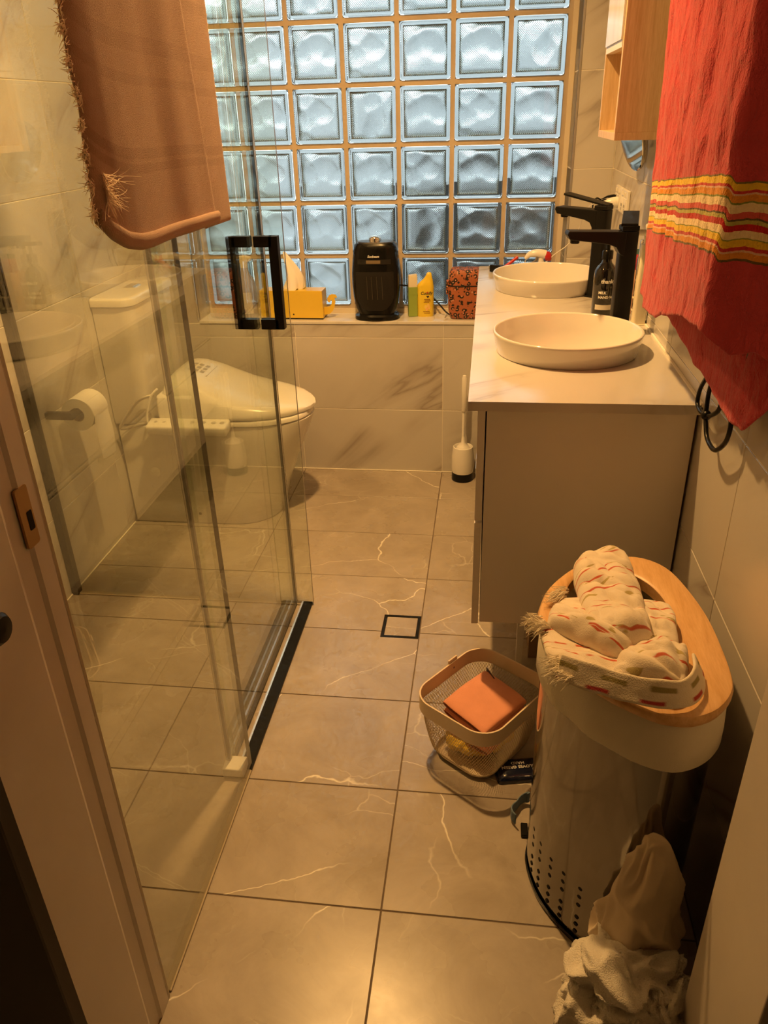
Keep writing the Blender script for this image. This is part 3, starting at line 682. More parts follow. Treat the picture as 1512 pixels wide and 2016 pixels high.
box('door_facing', CX0-0.004-0.515, CX0-0.0012-0.515, CY0+t+0.002+0.885, CY1-t-0.002+0.885, 1.512-CZ0, CZ1-t-0.004-CZ0, M_SILL, dd)
rm = thing('round_mirror', (0.556, -0.60, 1.308), 'small round shaving mirror hanging on the wall below the oak cabinet', 'mirror', 0.16); rm.rotation_euler = (0, -0.25, 0.18)
def disc_x(prof, n=48):
    bm = lathe(prof, n); bmesh.ops.transform(bm, matrix=Matrix.Rotation(-PI/2, 4, 'Y'), verts=bm.verts); return bm
rt = (0, 0.0, 0.0)
link('mirror_face', disc_x([(0.086, 0.012), (0.089, 0.0105), (0.089, 0.006), (0.086, 0.005)]), plain('reflection_tint_mirror', (0.55, 0.52, 0.44), 0.05, 1.0, var=0.0), rm)  # dull olive tint painted in for the wall reflected in the face
link('back_rim', disc_x([(0.072, -0.010), (0.084, -0.004), (0.088, 0.0035), (0.085, 0.0050)]), M_CHROME, rm, smooth=True, auto=30)
link('suction_mount', disc_x([(0.035, -0.019), (0.038, -0.016), (0.030, -0.004), (0.030, -0.001)]), M_CHROME, rm, smooth=True, auto=40)
# ---------------------------------------------------------------- cloth helpers
def nz(x, y, z=0.0): return mnoise.noise(Vector((x, y, z)))
def sheet(nu, nv, fn, uv=None):
    """grid cloth; fn(u, v) -> point, uv(u, v) -> texture metres"""
    bm = bmesh.new(); G = [[bm.verts.new(fn(i/nu, j/nv)) for j in range(nv+1)] for i in range(nu+1)]
    lay = bm.loops.layers.uv.new('UVMap')
    for i in range(nu):
        for j in range(nv):
            idx = ((i, j), (i+1, j), (i+1, j+1), (i, j+1))
            f = bm.faces.new([G[a][b] for a, b in idx]); f.smooth = True
            if uv:
                for lp, (a, b) in zip(f.loops, idx): lp[lay].uv = uv(a/nu, b/nv)
    return bm
def cloth_obj(name, bm, mat, parent=None, th=0.004, sub=1, **kw):
    me = bpy.data.meshes.new(name); bm.normal_update(); bm.to_mesh(me); bm.free()
    return link(name, me, mat, parent, solid=th, subsurf=sub, smooth=True, **kw)
def lerp_path(P, t):
    """P: list of (t, x, y, ...) sorted; smooth interpolation"""
    for a, b in zip(P[:-1], P[1:]):
        if t <= b[0] or b is P[-1]:
            k = (t-a[0])/(b[0]-a[0]); k = max(0, min(1, k)); return [p+(q-p)*k for p, q in zip(a[1:], b[1:])]
def stripe_terry(name, base, bands, scale=420, axis=1, crepe=0.0):
    """terry cloth with woven bands across one UV axis (metres)"""
    m, nt, b = new_mat(name)
    tc = N(nt, 'ShaderNodeTexCoord'); sp_ = N(nt, 'ShaderNodeSeparateXYZ'); L(nt, tc.outputs['UV'], sp_.inputs[0])
    wob = N(nt, 'ShaderNodeMath', operation='MULTIPLY_ADD'); L(nt, noise_tex(nt, tc.outputs['UV'], 30, 2), wob.inputs[0]); wob.inputs[1].default_value = 0.004; L(nt, sp_.outputs[axis], wob.inputs[2])
    lo, hi = bands[0][0], bands[-1][1]
    mr = N(nt, 'ShaderNodeMapRange'); L(nt, wob.outputs[0], mr.inputs[0]); mr.inputs[1].default_value = lo; mr.inputs[2].default_value = hi
    r = N(nt, 'ShaderNodeValToRGB'); r.color_ramp.interpolation = 'CONSTANT'; els = r.color_ramp.elements
    stops = [(0.0, base)] + [((a-lo)/(hi-lo)+0.002*(k == 0), c) for k, (a, z_, c) in enumerate(bands)] + [(0.999, base)]
    while len(els) < len(stops): els.new(0.5)
    for e, (p_, c) in zip(els, stops): e.position = min(1, p_); e.color = rgba(c)
    L(nt, mr.outputs[0], r.inputs[0])
    v = tc.outputs['Object']
    c = mixc(nt, noise_tex(nt, v, 24, 4, 0.6), (0.82,)*3, (1.1,)*3)
    L(nt, mixc(nt, 1.0, r.outputs[0], c, 'MULTIPLY'), b.inputs['Base Color'])
    b.inputs['Roughness'].default_value = 0.95; b.inputs['Specular IOR Level'].default_value = 0.1; b.inputs['Sheen Weight'].default_value = 0.25
    bp_ = bump(nt, b, noise_tex(nt, v, scale, 2, 0.7), 0.8, 0.0018)
    if crepe:
        mp = N(nt, 'ShaderNodeMapping'); mp.inputs['Rotation'].default_value = (0.35, 0, 0); mp.inputs['Scale'].default_value = (1, 1.0, 0.38); L(nt, v, mp.inputs[0])
        b2 = N(nt, 'ShaderNodeBump'); b2.inputs['Strength'].default_value = 0.9; b2.inputs['Distance'].default_value = crepe; L(nt, noise_tex(nt, mp.outputs[0], 62, 4, 0.6, 0.6), b2.inputs['Height']); L(nt, b2.outputs[0], bp_.inputs['Normal'])
    return m
def strands(roots, length, rad, mat, parent, name, dirs, seed=1, n=5, droop=0.0):
    """fringe: many thin tapering threads in one part"""
    rnd = random.Random(seed); bm = bmesh.new()
    for p, d in zip(roots, dirs):
        p = Vector(p); d = Vector(d).normalized(); pts = [p]; l = length*rnd.uniform(0.5, 1.3)
        w_ = Vector((rnd.uniform(-1, 1), rnd.uniform(-1, 1), rnd.uniform(-1, 1)))*0.55
        for k in range(1, n):
            d = (d + w_*0.35 + Vector((0, 0, -droop))).normalized(); w_ = w_*0.5 + Vector((rnd.uniform(-1, 1), rnd.uniform(-1, 1), rnd.uniform(-1, 1)))*0.45
            pts.append(pts[-1]+d*l/n)
        tube(pts, rad, 3, bm=bm, taper=lambda t: 1-0.7*t)
    return link(name, bm, mat, parent, kind='stuff')
# ---------------------------------------------------------------- red striped towel on a wall rail
RAIL_Z = 1.735
tr = thing('towel_rail', (0.535, -1.52, RAIL_Z), 'black towel rail on the right wall under the red towel', 'rail')
link('bar', tube([(0, -0.50, 0), (0, 0.50, 0)], 0.009, 14), M_BLACK, tr, smooth=True, auto=40)
for s in (-1, 1):
    box('bracket', -0.008, XR-0.536, s*0.47-0.008, s*0.47+0.008, -0.009, 0.009, M_BLACK, tr, bevel=0.002)
RED = (0.58, 0.065, 0.085)
seq = [(.004, (.16, .10, .03)), (.010, (.75, .28, .03)), (.003, (.80, .50, .35)), (.006, (.60, .05, .05)), (.011, (.85, .55, .03)), (.002, (.30, .32, .05)), (.012, (.90, .72, .45)), (.010, (.55, .02, .02)), (.006, (.50, .45, .12)), (.003, (.12, .09, .03)), (.010, (.68, .10, .09)), (.013, (.90, .72, .45)), (.003, (.25, .28, .05)), (.010, (.78, .30, .03)), (.003, (.80, .50, .35)), (.004, (.62, .05, .05)), (.011, (.88, .58, .04)), (.003, (.20, .16, .04))]
bands = []; v0 = 0.126
for wd, c in [(q*0.81, c) for q, c in seq]: bands.append((v0, v0+wd, c)); v0 += wd
M_RED = stripe_terry('red_striped_terry', RED, bands, crepe=0.010)
#        t     x      y      hem z
RP = [(0.00, 0.520, -1.150, 1.000), (0.10, 0.512, -1.26, 0.992), (0.22, 0.503, -1.42, 1.000), (0.30, 0.492, -1.53, 1.035), (0.42, 0.483, -1.70, 1.070), (0.54, 0.474, -1.870, 1.093), (0.56, 0.473, -1.888, 1.093),
      (0.575, 0.481, -1.896, 1.085), (0.62, 0.510, -1.903, 1.060), (0.67, 0.540, -1.915, 1.075), (0.71, 0.565, -1.925, 1.06), (0.74, 0.574, -1.915, 0.985), (0.78, 0.560, -1.88, 0.935), (0.82, 0.552, -1.82, 0.940), (0.90, 0.545, -1.60, 0.965), (1.00, 0.545, -1.20, 1.000)]
def red_fn(u, v):
    x, y, h = lerp_path(RP, u)
    top = RAIL_Z + 0.012; z = h + (top-h)*v
    d = z-h; amp = min(1, 0.25+v*2.0)
    x += 0.012*nz(y*13+u*3, z*2.2, u*2)*amp + 0.006*nz(y*40+z*9, z*6.5+u*5, 1.7) + 0.0035*math.sin(y*38+z*3)*amp - 0.009*abs(nz(y*24-z*7, z*4.0, 8.8))*amp - 0.004*abs(nz(y*60+z*18, z*15, 4.4))
    y += 0.006*nz(y*9, z*4, 5.1)
    hem = math.exp(-(d/0.012)**2); x -= 0.0025*hem
    z += 0.008*nz(u*16, 3.3)*(1-v)
    k = max(0, (v-0.90)/0.10); x = x*(1-k) + (0.535 + (0.011 if u > 0.72 else -0.011))*k
    return (min(x, XR-0.012), y, z)
def red_uv(u, v):
    x, y, h = lerp_path(RP, u); z = h+(RAIL_Z+0.012-h)*v
    return (u*1.9, z-(1.012+(-1.15-y)*0.086 - (0.010 if u > 0.565 else 0)))
rt_ = thing('red_towel', (0.52, -1.55, 1.0), 'red towel with yellow, orange and cream stripes hanging on the right wall', 'towel')
bm = sheet(170, 80, red_fn, red_uv); bmesh.ops.translate(bm, verts=bm.verts, vec=(-0.52, 1.55, -1.0))
cloth_obj('towel_cloth', bm, M_RED, rt_, th=0.006)
# hair straightener hanging behind the towel, its cord in loops
hs_ = thing('hair_straightener', (0.560, -1.82, 0.95), 'black hair straightener with looped cord hanging below the red towel', 'hair straightener')
hb = bm_loft([[(a*s, b*s, z) for a, b in rrect(0.026, 0.034, 0.008, 3)] for z, s in ((-0.018, 0.55), (-0.012, 0.9), (0.03, 1.05), (0.20, 0.85), (0.215, 0.6))])
bmesh.ops.transform(hb, matrix=Matrix.Translation((0.004, -0.020, 0.016)) @ Matrix.Rotation(0.18, 4, 'X'), verts=hb.verts)
link('handle', hb, M_BLACKP, hs_, smooth=True, auto=40)
CORDS = [[(-1.611, 1.02), (-1.611, .956), (-1.607, .943), (-1.576, .908), (-1.571, .878), (-1.601, .871), (-1.644, .879), (-1.665, .886), (-1.701, .908), (-1.713, .93), (-1.706, .944), (-1.70, .985)],
         [(-1.65, 1.02), (-1.65, .955), (-1.645, .945), (-1.638, .917), (-1.641, .893), (-1.644, .879), (-1.655, .864), (-1.676, .847), (-1.718, .844), (-1.748, .856), (-1.777, .881), (-1.787, .907), (-1.781, .928), (-1.76, .945), (-1.728, .97), (-1.70, 1.01)],
         [(-1.44, 1.02), (-1.456, .973), (-1.505, .955), (-1.547, .945), (-1.561, .938), (-1.586, .938), (-1.615, .955), (-1.63, 1.0)]]
for k, c in enumerate(CORDS):
    dx = (0.012, 0.010, 0.016)[k]
    link('cord', tube(smooth_path([(dx - 0.003, y+1.82, z-0.95) for y, z in c]), 0.0042, 8), M_BLACKR, hs_, smooth=True)
link('cord_knot', bm_loft([[(a, b, z) for a, b, z in ring(r, r, z_, 12)] for r, z_ in ((0.004, -0.009), (0.0085, -0.004), (0.0085, 0.004), (0.004, 0.009))]), M_BLACKR, hs_, loc=(0.008, 0.176, -0.071), smooth=True)
# ---------------------------------------------------------------- peach towel over the fixed shower panel
M_PEACH = stripe_terry('peach_towel_weave', (0.47, 0.32, 0.245), [(0.10, .112, (.415, .275, .205)), (.112, .118, (.47, .32, .245)), (.118, .132, (.415, .275, .205)), (.132, .21, (.47, .32, .245)), (.21, .222, (.43, .285, .215)), (.222, .25, (.47, .32, .245)), (.25, .27, (.43, .285, .215)), (.27, .33, (.47, .32, .245)), (.33, .345, (.43, .285, .215)), (.345, .40, (.47, .32, .245))], 700)
pt = thing('peach_towel', (GX, -1.75, 1.2), 'peach fringed towel draped over the glass shower panel', 'towel')
PP = [(0.0, 0.020, -2.030, 1.262), (0.03, 0.026, -2.018, 1.247), (0.08, 0.030, -1.975, 1.226), (0.14, 0.030, -1.93, 1.217), (0.20, 0.028, -1.88, 1.214), (0.40, 0.026, -1.76, 1.213), (0.62, 0.026, -1.640, 1.211), (0.70, 0.027, -1.575, 1.209), (0.72, 0.021, -1.565, 1.208), (0.74, 0.013, -1.580, 1.204), (0.78, 0.012, -1.60, 1.203), (0.80, 0.009, -1.59, 1.203), (1.0, 0.009, -1.435, 1.200)]
def peach_fn(u, v):
    x, y, h = lerp_path(PP, u); top = 2.008
    if v < 0.82:
        z = h + (top-h)*v/0.82; lift = 1.0
    elif v < 0.88:
        k = (v-0.82)/0.06; a = k*PI; z = top + 0.010*math.sin(a); x = x*math.cos(a/2)**2 - 0.012*math.sin(a/2)**2
    else:
        k = (v-0.88)/0.12; z = top - 0.26*k; x = -0.012
    if v < 0.82:
        f = min(1.0, (z-h)*8)
        x += (0.0045*nz(y*7, z*1.8, 2) + 0.006*max(0, math.sin((y+1.95)*9+z*1.2))*f*0.6) * (1 if u < 0.72 else 0.3)
        y += (0.010*nz(z*9, 1.0) + 0.012*nz(z*26, 7.0))*(1 if u < 0.03 else 0.15)*max(0, 1-u*6) + 0.010*f*(-0.3)*nz(z*3, u)
        y -= (0.15*(z-h)*max(0, min(1, (u-0.2)/0.5)) if u < 0.74 else 0.04*(z-h)) if z < 1.75 else (0.08 if u < 0.74 else 0.02)*max(0, min(1, (u-0.2)/0.5))
        x = max(x, 0.0075)
    return (x, y+1.75, z-1.2)
bm = sheet(80, 90, peach_fn, lambda u, v: (u, v*0.95))
cloth_obj('towel_cloth', bm, M_PEACH, pt, th=0.004)
M_PEACHF = plain('peach_thread', (0.96, 0.80, 0.64), 0.95)
hp = [peach_fn(i/60*0.71, 0.002) for i in range(61)]
link('hem_roll', tube([(x+0.004, y, z+0.011) for x, y, z in hp], 0.011, 10, sx=0.45), M_PEACH, pt, smooth=True)
rnd = random.Random(5); roots, dirs = [], []
for k in range(1500):
    v = rnd.uniform(0.0, 0.80); v = v+0.012*math.sin(v*170); p_ = peach_fn(0.0, min(0.8, max(0, v))); roots.append((p_[0]+rnd.uniform(-.002, .006), p_[1]+rnd.uniform(-.002, .004), p_[2])); dirs.append((rnd.uniform(-0.2, 0.5), -1, rnd.uniform(-1.2, 0.6)))
strands(roots, 0.014, 0.0007, M_PEACHF, pt, 'fringe', dirs, 3, n=7)
roots, dirs = [], []
for k in range(160):
    v = rnd.uniform(0.0, 0.80); p_ = peach_fn(1.0, v); roots.append(p_); dirs.append((rnd.uniform(-0.2, 0.3), 1, rnd.uniform(-0.8, 0.4)))
strands(roots, 0.007, 0.0007, M_PEACHF, pt, 'fringe', dirs, 4)
roots, dirs = [], []
for k in range(60):
    p_ = peach_fn(0.04, rnd.uniform(0.05, 0.09)); roots.append((p_[0]+0.004, p_[1], p_[2])); dirs.append((rnd.uniform(0.1, 0.5), rnd.uniform(-0.4, 1), rnd.uniform(-1.2, 0.1)))
strands(roots, 0.045, 0.0006, M_PEACHF, pt, 'loose_threads', dirs, 9, n=10)
# ---------------------------------------------------------------- floor drain
fd = thing('floor_drain', ((DR[0]+DR[1])/2, (DR[2]+DR[3])/2, 0), 'square black floor drain with a stone tile insert', 'drain')
bm = bmesh.new(); hw, hd, fw_ = (DR[1]-DR[0])/2-0.0005, (DR[3]-DR[2])/2-0.0005, 0.009
for a in ((-hw, hw, -hd, -hd+fw_), (-hw, hw, hd-fw_, hd), (-hw, -hw+fw_, -hd+fw_, hd-fw_), (hw-fw_, hw, -hd+fw_, hd-fw_)): bm_box(a[0], a[1], a[2], a[3], -0.008, 0.0006, bm)
link('frame', bm, M_BLACK, fd)
box('tile_insert', -hw+fw_+0.001, hw-fw_-0.001, -hd+fw_+0.001, hd-fw_-0.001, -0.008, -0.0002, M_STONE, fd)
# ---------------------------------------------------------------- toilet paper holder and roll, toilet brush
ph = thing('paper_holder', (XL, -0.955, 0.590), 'black square toilet paper holder arm on the left wall', 'holder')
box('post', 0.0, 0.088, -0.010, 0.010, -0.011, 0.011, M_BLACK, ph, bevel=0.002); box('arm', 0.068, 0.088, 0.008, 0.140, -0.010, 0.010, M_BLACK, ph, bevel=0.002)
pr = thing('toilet_roll', (XL+0.078, -0.865, 0.578), 'white toilet paper roll with hanging end on the black holder', 'toilet roll')
M_PAPER = plain('tissue_paper', (0.88, 0.86, 0.83), 0.95, bscale=260, bstr=0.35, bdist=0.001); M_CARD = plain('grey_card', (0.40, 0.36, 0.31), 0.9)
def ringtube(ri, ro, y0, y1, n=40):
    return bm_loft([[(r*math.cos(2*PI*i/n), y, r*math.sin(2*PI*i/n)) for i in range(n)] for r, y in ((ri, y0), (ro, y0), (ro, y1), (ri, y1), (ri, y0))], False, False)
link('paper', ringtube(0.022, 0.052, -0.05, 0.05), M_PAPER, pr, smooth=True, auto=40)
link('card_core', ringtube(0.0205, 0.0219, -0.05, 0.05), M_CARD, pr, smooth=True, auto=40)
bm = sheet(8, 16, lambda u, v: ((0.0525*math.cos(0.9-v*2.5) if v < 0.36 else 0.0525+0.003*math.sin(v*7+u*3)), -0.049+0.098*u, (0.0525*math.sin(0.9-v*2.5) if v < 0.36 else -(v-0.36)*0.235-0.012*u*v)))
cloth_obj('hanging_end', bm, M_PAPER, pr, th=0.0006, sub=1)
tb = thing('toilet_brush', (0.090, -0.062, 0), 'white toilet brush in a black-based cup beside the vanity', 'brush')
link('cup', lathe([(0.044, 0.036), (0.047, 0.060), (0.046, 0.110), (0.041, 0.148), (0.038, 0.150), (0.036, 0.146), (0.036, 0.09)], 36, True, True), M_PLAST, tb, smooth=True, auto=40)
link('cup_base', lathe([(0.042, 0.0), (0.0455, 0.004), (0.0445, 0.036), (0.043, 0.036)], 36), M_BLACKP, tb, smooth=True, auto=40)
link('brush_plug', lathe([(0.029, 0.128), (0.030, 0.140), (0.022, 0.152), (0.008, 0.166), (0.006, 0.20)], 28), M_PLAST, tb, smooth=True, auto=50)
link('shaft', lathe([(0.0065, 0.16), (0.0065, 0.305)], 16), M_PLAST, tb, smooth=True, auto=50)
link('grip', lathe([(0.0085, 0.300), (0.0115, 0.305), (0.0105, 0.44), (0.007, 0.452), (0.001, 0.454)], 20), M_PLAST, tb, smooth=True, auto=50)
# ---------------------------------------------------------------- things on the window sill
SZ = WZ0
fh = thing('fan_heater', (-0.268, 0.058, SZ), 'black oval fan heater with chrome top knob on the window sill', 'heater')
hz = [(0.085, 0.062, 0.0), (0.090, 0.066, 0.004), (0.089, 0.065, 0.016), (0.080, 0.058, 0.023)]
link('base', bm_loft([ring(a, b, z, 48, p=2.3) for a, b, z in hz]), M_BLACKP, fh, smooth=True, auto=40)
hb_ = [(0.072, 0.052, 0.022), (0.082, 0.056, 0.045), (0.091, 0.060, 0.09), (0.0945, 0.062, 0.14), (0.094, 0.062, 0.18), (0.090, 0.060, 0.23), (0.084, 0.058, 0.272), (0.081, 0.056, 0.284), (0.074, 0.050, 0.292)]
link('body', bm_loft([ring(a, b, z, 56, p=3.2) for a, b, z in hb_]), M_BLACKP, fh, smooth=True, auto=40)
def front_y(x, z, off=0.0):
    for p_, q in zip(hb_[:-1], hb_[1:]):
        if p_[2] <= z <= q[2]:
            k = (z-p_[2])/(q[2]-p_[2]); a = p_[0]+(q[0]-p_[0])*k; b = p_[1]+(q[1]-p_[1])*k
            return -b*(max(0, 1-abs(x/a)**3.2))**(1/3.2)-off
    return -0.06-off
def front_patch(poly_fn, nu, nv, off):
    return sheet(nu, nv, lambda u, v: (lambda x, z: (x, front_y(x, z, off), z))(*poly_fn(u, v)))
M_GRILL = plain('dark_grille', (0.006, 0.005, 0.005), 0.55, var=0.2); M_FIN = plain('grille_fin', (0.10, 0.085, 0.065), 0.3, 0.6)
def gp(u, v):
    z = 0.040+0.150*v; w_ = 0.062+0.012*min(1, v*3.0) if v > 0 else 0.05
    w_ = 0.074*math.sqrt(max(0.1, 1-(max(0, 0.42-v)/0.46)**2)); return ((u-0.5)*2*w_, z)
link('grille', front_patch(gp, 24, 20, 0.0012), M_GRILL, fh, smooth=True)
for x in (-0.028, -0.009, 0.011, 0.031): link('grille_fin', tube([(x-0.002, front_y(x, 0.172, 0.003), 0.172), (x, front_y(x, 0.085, 0.003), 0.085)], 0.0013, 6), M_FIN, fh)
link('control_window', front_patch(lambda u, v: ((u-0.5)*0.13, 0.218+0.018*v), 16, 3, 0.0012), M_GRILL, fh)
link('display', front_patch(lambda u, v: (-0.030+u*0.055, 0.221+0.012*v), 8, 2, 0.0018), plain('amber_display', (0.20, 0.15, 0.09), 0.3), fh)
lm = text_mesh('Sunbeam', 0.0125, 0.0003, 'CENTER', 0.0003, 0.25)
link('logo', lm, M_WHITEINK, fh, loc=(-0.002, front_y(0, 0.246)-0.0012, 0.243), rot=(PI/2+0.12, 0, 0))
link('top_panel', bm_loft([ring(a, b, z, 48, p=3.0) for a, b, z in ((0.070, 0.046, 0.2915), (0.066, 0.043, 0.2955))]), plain('charcoal_plastic', (0.03, 0.03, 0.033), 0.35), fh, smooth=True, auto=40)
link('knob', lathe([(0.0245, 0.294), (0.0235, 0.299), (0.0245, 0.305), (0.0225, 0.312), (0.016, 0.317), (0.001, 0.319)], 32), M_CHROME, fh, loc=(0.0, -0.012, 0), smooth=True, auto=50)
link('power_cord', tube(smooth_path([(0.088, 0.02, 0.125), (0.115, 0.035, 0.120), (0.15, 0.055, 0.112), (0.20, 0.060, 0.085), (0.245, 0.045, 0.045), (0.275, 0.030, 0.016), (0.30, 0.02, 0.006), (0.33, 0.045, 0.006)]), 0.0032, 8), M_BLACKR, fh, smooth=True)
gb = thing('green_bottle', (-0.128, 0.088, SZ), 'slim green bottle with cream cap on the sill beside the heater', 'bottle', 0.25)
M_GREEN = plain('green_plastic', (0.30, 0.42, 0.08), 0.35); M_CREAM = plain('cream_plastic', (0.86, 0.80, 0.62), 0.35); M_YEL = plain('yellow_plastic', (0.85, 0.64, 0.05), 0.25, sss=0.1)
link('body', bm_box(-0.0185, 0.0185, -0.013, 0.013, 0, 0.118, bevel=0.003), M_GREEN, gb)
for z in (0.082, 0.088): box('ridge', -0.0190, 0.0190, -0.0134, 0.0134, z, z+0.002, M_GREEN, gb)
link('cap', bm_loft([[(a, b, z + (0.0 if z < 0.15 else a*0.10)) for a, b in rrect(0.0355*s, 0.0255*s, 0.004, 3)] for z, s in ((0.117, 0.98), (0.120, 1.0), (0.155, 1.0), (0.163, 0.92))]), M_CREAM, gb, smooth=True, auto=40)
yb_ = thing('yellow_bottle', (-0.077, 0.095, SZ), 'yellow squeeze bottle with slanted nozzle and printed label', 'bottle', 0.12)
rings = [[(a+dx, b, z) for a, b in [(q[0], q[1]) for q in ring(w_, d_, 0, 28, p=2.8)]] for w_, d_, z, dx in ((0.0315, 0.019, 0.0, 0), (0.033, 0.0205, 0.004, 0), (0.033, 0.0205, 0.118, 0), (0.031, 0.019, 0.126, 0), (0.0265, 0.016, 0.134, 0.004), (0.018, 0.012, 0.146, 0.010), (0.012, 0.010, 0.158, 0.013), (0.009, 0.008, 0.168, 0.014), (0.004, 0.004, 0.171, 0.014))]
link('body', bm_loft(rings), M_YEL, yb_, smooth=True, auto=50)
def cyl_text(name, s, size, x, z, ydepth, mat, parent, bold=0.0, shear=0.0, align='CENTER', R=None, cxy=(0, 0)):
    """lettering wrapped on a cylinder of radius R (or laid on a flat front)"""
    me = text_mesh(s, size, 0.00015, align, bold, shear, res=3)
    for v in me.vertices:
        a, b, c = v.co
        if R: th = (a+x)/R; v.co = (cxy[0]+(R+ydepth+c)*math.sin(th), cxy[1]-(R+ydepth+c)*math.cos(th), z+b)
        else: v.co = (a+x, -ydepth-c, z+b)
    return link(name, me, mat, parent)
def yfront(me_obj):   # press flat lettering onto the bottle front
    for v in me_obj.data.vertices: v.co.y += 0.0205*(1-(max(0, 1-abs(v.co.x/0.033)**2.8))**(1/2.8))
for s, sz, z, mt, x, sh in (('Cuddly', 0.0165, 0.088, M_DARKINK, 0.003, 0.2), ('HAIR CARE', 0.0048, 0.0805, M_DARKINK, 0.003, 0), ('hydrating', 0.0062, 0.066, plain('brown_print', (0.25, 0.08, 0.01), 0.6), 0.006, 0), ('soft shine', 0.0052, 0.020, plain('brown_print2', (0.30, 0.10, 0.01), 0.6), 0.006, 0)):
    if s in ('HAIR CARE', 'hydrating', 'soft shine'): continue
    yfront(cyl_text('lettering', s, sz, x, z, 0.0208, mt, yb_, 0.0004, sh))
def heart(cx_, cz_, s, y=-0.0212, n=28):
    bm = bmesh.new(); vs2 = []
    for i in range(n):
        t = 2*PI*i/n; vs2.append(bm.verts.new((cx_+s*0.0625*16*math.sin(t)**3, y, cz_+s*0.0625*(13*math.cos(t)-5*math.cos(2*t)-2*math.cos(3*t)-math.cos(4*t)))))
    bm.faces.new(vs2[::-1]); return bm
link('heart_mark', heart(0.008, 0.080, 0.0055), M_DARKINK, yb_); link('red_mark', heart(0.006, 0.096, 0.0035, -0.0216), plain('red_print', (0.6, 0.03, 0.02), 0.6), yb_)
bm = bmesh.new()
for k, (x0, x1, z) in enumerate(((-0.006, 0.018, 0.068), (-0.004, 0.020, 0.062), (-0.008, 0.014, 0.057), (-0.010, 0.016, 0.020), (-0.006, 0.018, 0.014))):
    for q in range(6):
        a = x0+(x1-x0)*q/6; b2 = a+(x1-x0)/6*0.8; bm.faces.new([bm.verts.new((xx, -0.0212, zz)) for xx, zz in ((a, z), (b2, z), (b2, z+0.003), (a, z+0.003))])
link('small_print', bm, plain('brown_label_print', (0.25, 0.09, 0.01), 0.6), yb_, kind='stuff')
for k, (x, z, r) in enumerate(((0.0, 0.040, 0.008), (0.010, 0.046, 0.0075), (0.014, 0.036, 0.007), (0.004, 0.031, 0.007))):
    bm = bmesh.new(); bm.faces.new([bm.verts.new((x+r*math.cos(t*PI/8)*0.7, -0.0211-0.0001*k, z+r*math.sin(t*PI/8))) for t in range(16)][::-1]); link('printed_petal', bm, plain('petal_print_%s' % 'abcd'[k], (0.90, 0.66-0.05*k, 0.16), 0.6), yb_)
def leopard():
    m, nt, b = new_mat('leopard_fabric')
    v = coords(nt, False)
    vo = N(nt, 'ShaderNodeTexVoronoi'); vo.inputs['Scale'].default_value = 60.0; vo.inputs['Randomness'].default_value = 0.7; L(nt, v, vo.inputs['Vector'])
    ringm = ramp(nt, vo.outputs['Distance'], [(0.0, (0, 0, 0)), (0.18, (0, 0, 0)), (0.21, (1, 1, 1)), (0.46, (1, 1, 1)), (0.50, (0, 0, 0))])
    gap = ramp(nt, noise_tex(nt, v, 75, 1), [(0.44, (0, 0, 0)), (0.47, (1, 1, 1))])
    k = N(nt, 'ShaderNodeMath', operation='MULTIPLY'); L(nt, ringm, k.inputs[0]); L(nt, gap, k.inputs[1])
    ctr = ramp(nt, vo.outputs['Distance'], [(0.0, (1, 1, 1)), (0.20, (1, 1, 1)), (0.23, (0, 0, 0))])
    c = mixc(nt, ctr, (0.42, 0.13, 0.06), (0.60, 0.30, 0.20)); L(nt, mixc(nt, k.outputs[0], c, (0.012, 0.010, 0.010)), b.inputs['Base Color'])
    b.inputs['Roughness'].default_value = 0.55; bump(nt, b, noise_tex(nt, v, 700, 2), 0.2, 0.0006)
    return m
M_LEO = leopard()
lb = thing('toiletry_bag', (0.085, 0.072, SZ), 'terracotta leopard print toiletry bag on the sill beside the worktop', 'bag')
def bagring(z, w_, d_, n=40): return [(x+0.004*nz(x*30, y*30, z*14), y+0.004*nz(x*25, y*25, z*12+5), z+0.002*nz(x*20, y*20)) for x, y, _ in ring(w_, d_, 0, n, p=5)]
link('body', bm_loft([bagring(z, w_, d_) for z, w_, d_ in ((0.0, 0.052, 0.034), (0.006, 0.060, 0.042), (0.03, 0.066, 0.046), (0.09, 0.068, 0.048), (0.130, 0.067, 0.048))]), M_LEO, lb, smooth=True, auto=60)
link('lid_flap', bm_loft([bagring(z, w_, d_) for z, w_, d_ in ((0.131, 0.067, 0.048), (0.160, 0.066, 0.047), (0.182, 0.064, 0.045), (0.189, 0.058, 0.039))]), M_LEO, lb, smooth=True, auto=60)
link('zip', tube(smooth_path([(x*1.008, y*1.008, 0.1305) for x, y, _ in ring(0.067, 0.048, 0, 40, p=5)], 1, True), 0.0022, 6, True), M_BLACKR, lb, smooth=True)
link('side_tab', bm_box(-0.078, -0.066, -0.03, 0.0, 0.095, 0.148, bevel=0.004), M_LEO, lb)
link('zip_pull', tube([(-0.072, -0.036, 0.020), (-0.080, -0.044, 0.006)], 0.003, 8), M_CHROME, lb)
tx = thing('tissue_box', (-0.613, 0.066, SZ), 'yellow metal tissue box with a curled tail on the window sill', 'tissue box', -0.03)
M_TBOX = plain('yellow_enamel', (0.80, 0.56, 0.06), 0.3, var=0.03)
link('box', bm_box(-0.130, 0.130, -0.038, 0.038, 0.005, 0.113, bevel=0.0012), M_TBOX, tx)
box('base_tray', -0.1295, 0.1295, -0.0375, 0.0375, 0.0, 0.0045, M_BLACKP, tx)
link('eye_dot', disc_y(0.003, 0, 0.001), M_DARKINK, tx, loc=(0.008, -0.0378, 0.020))
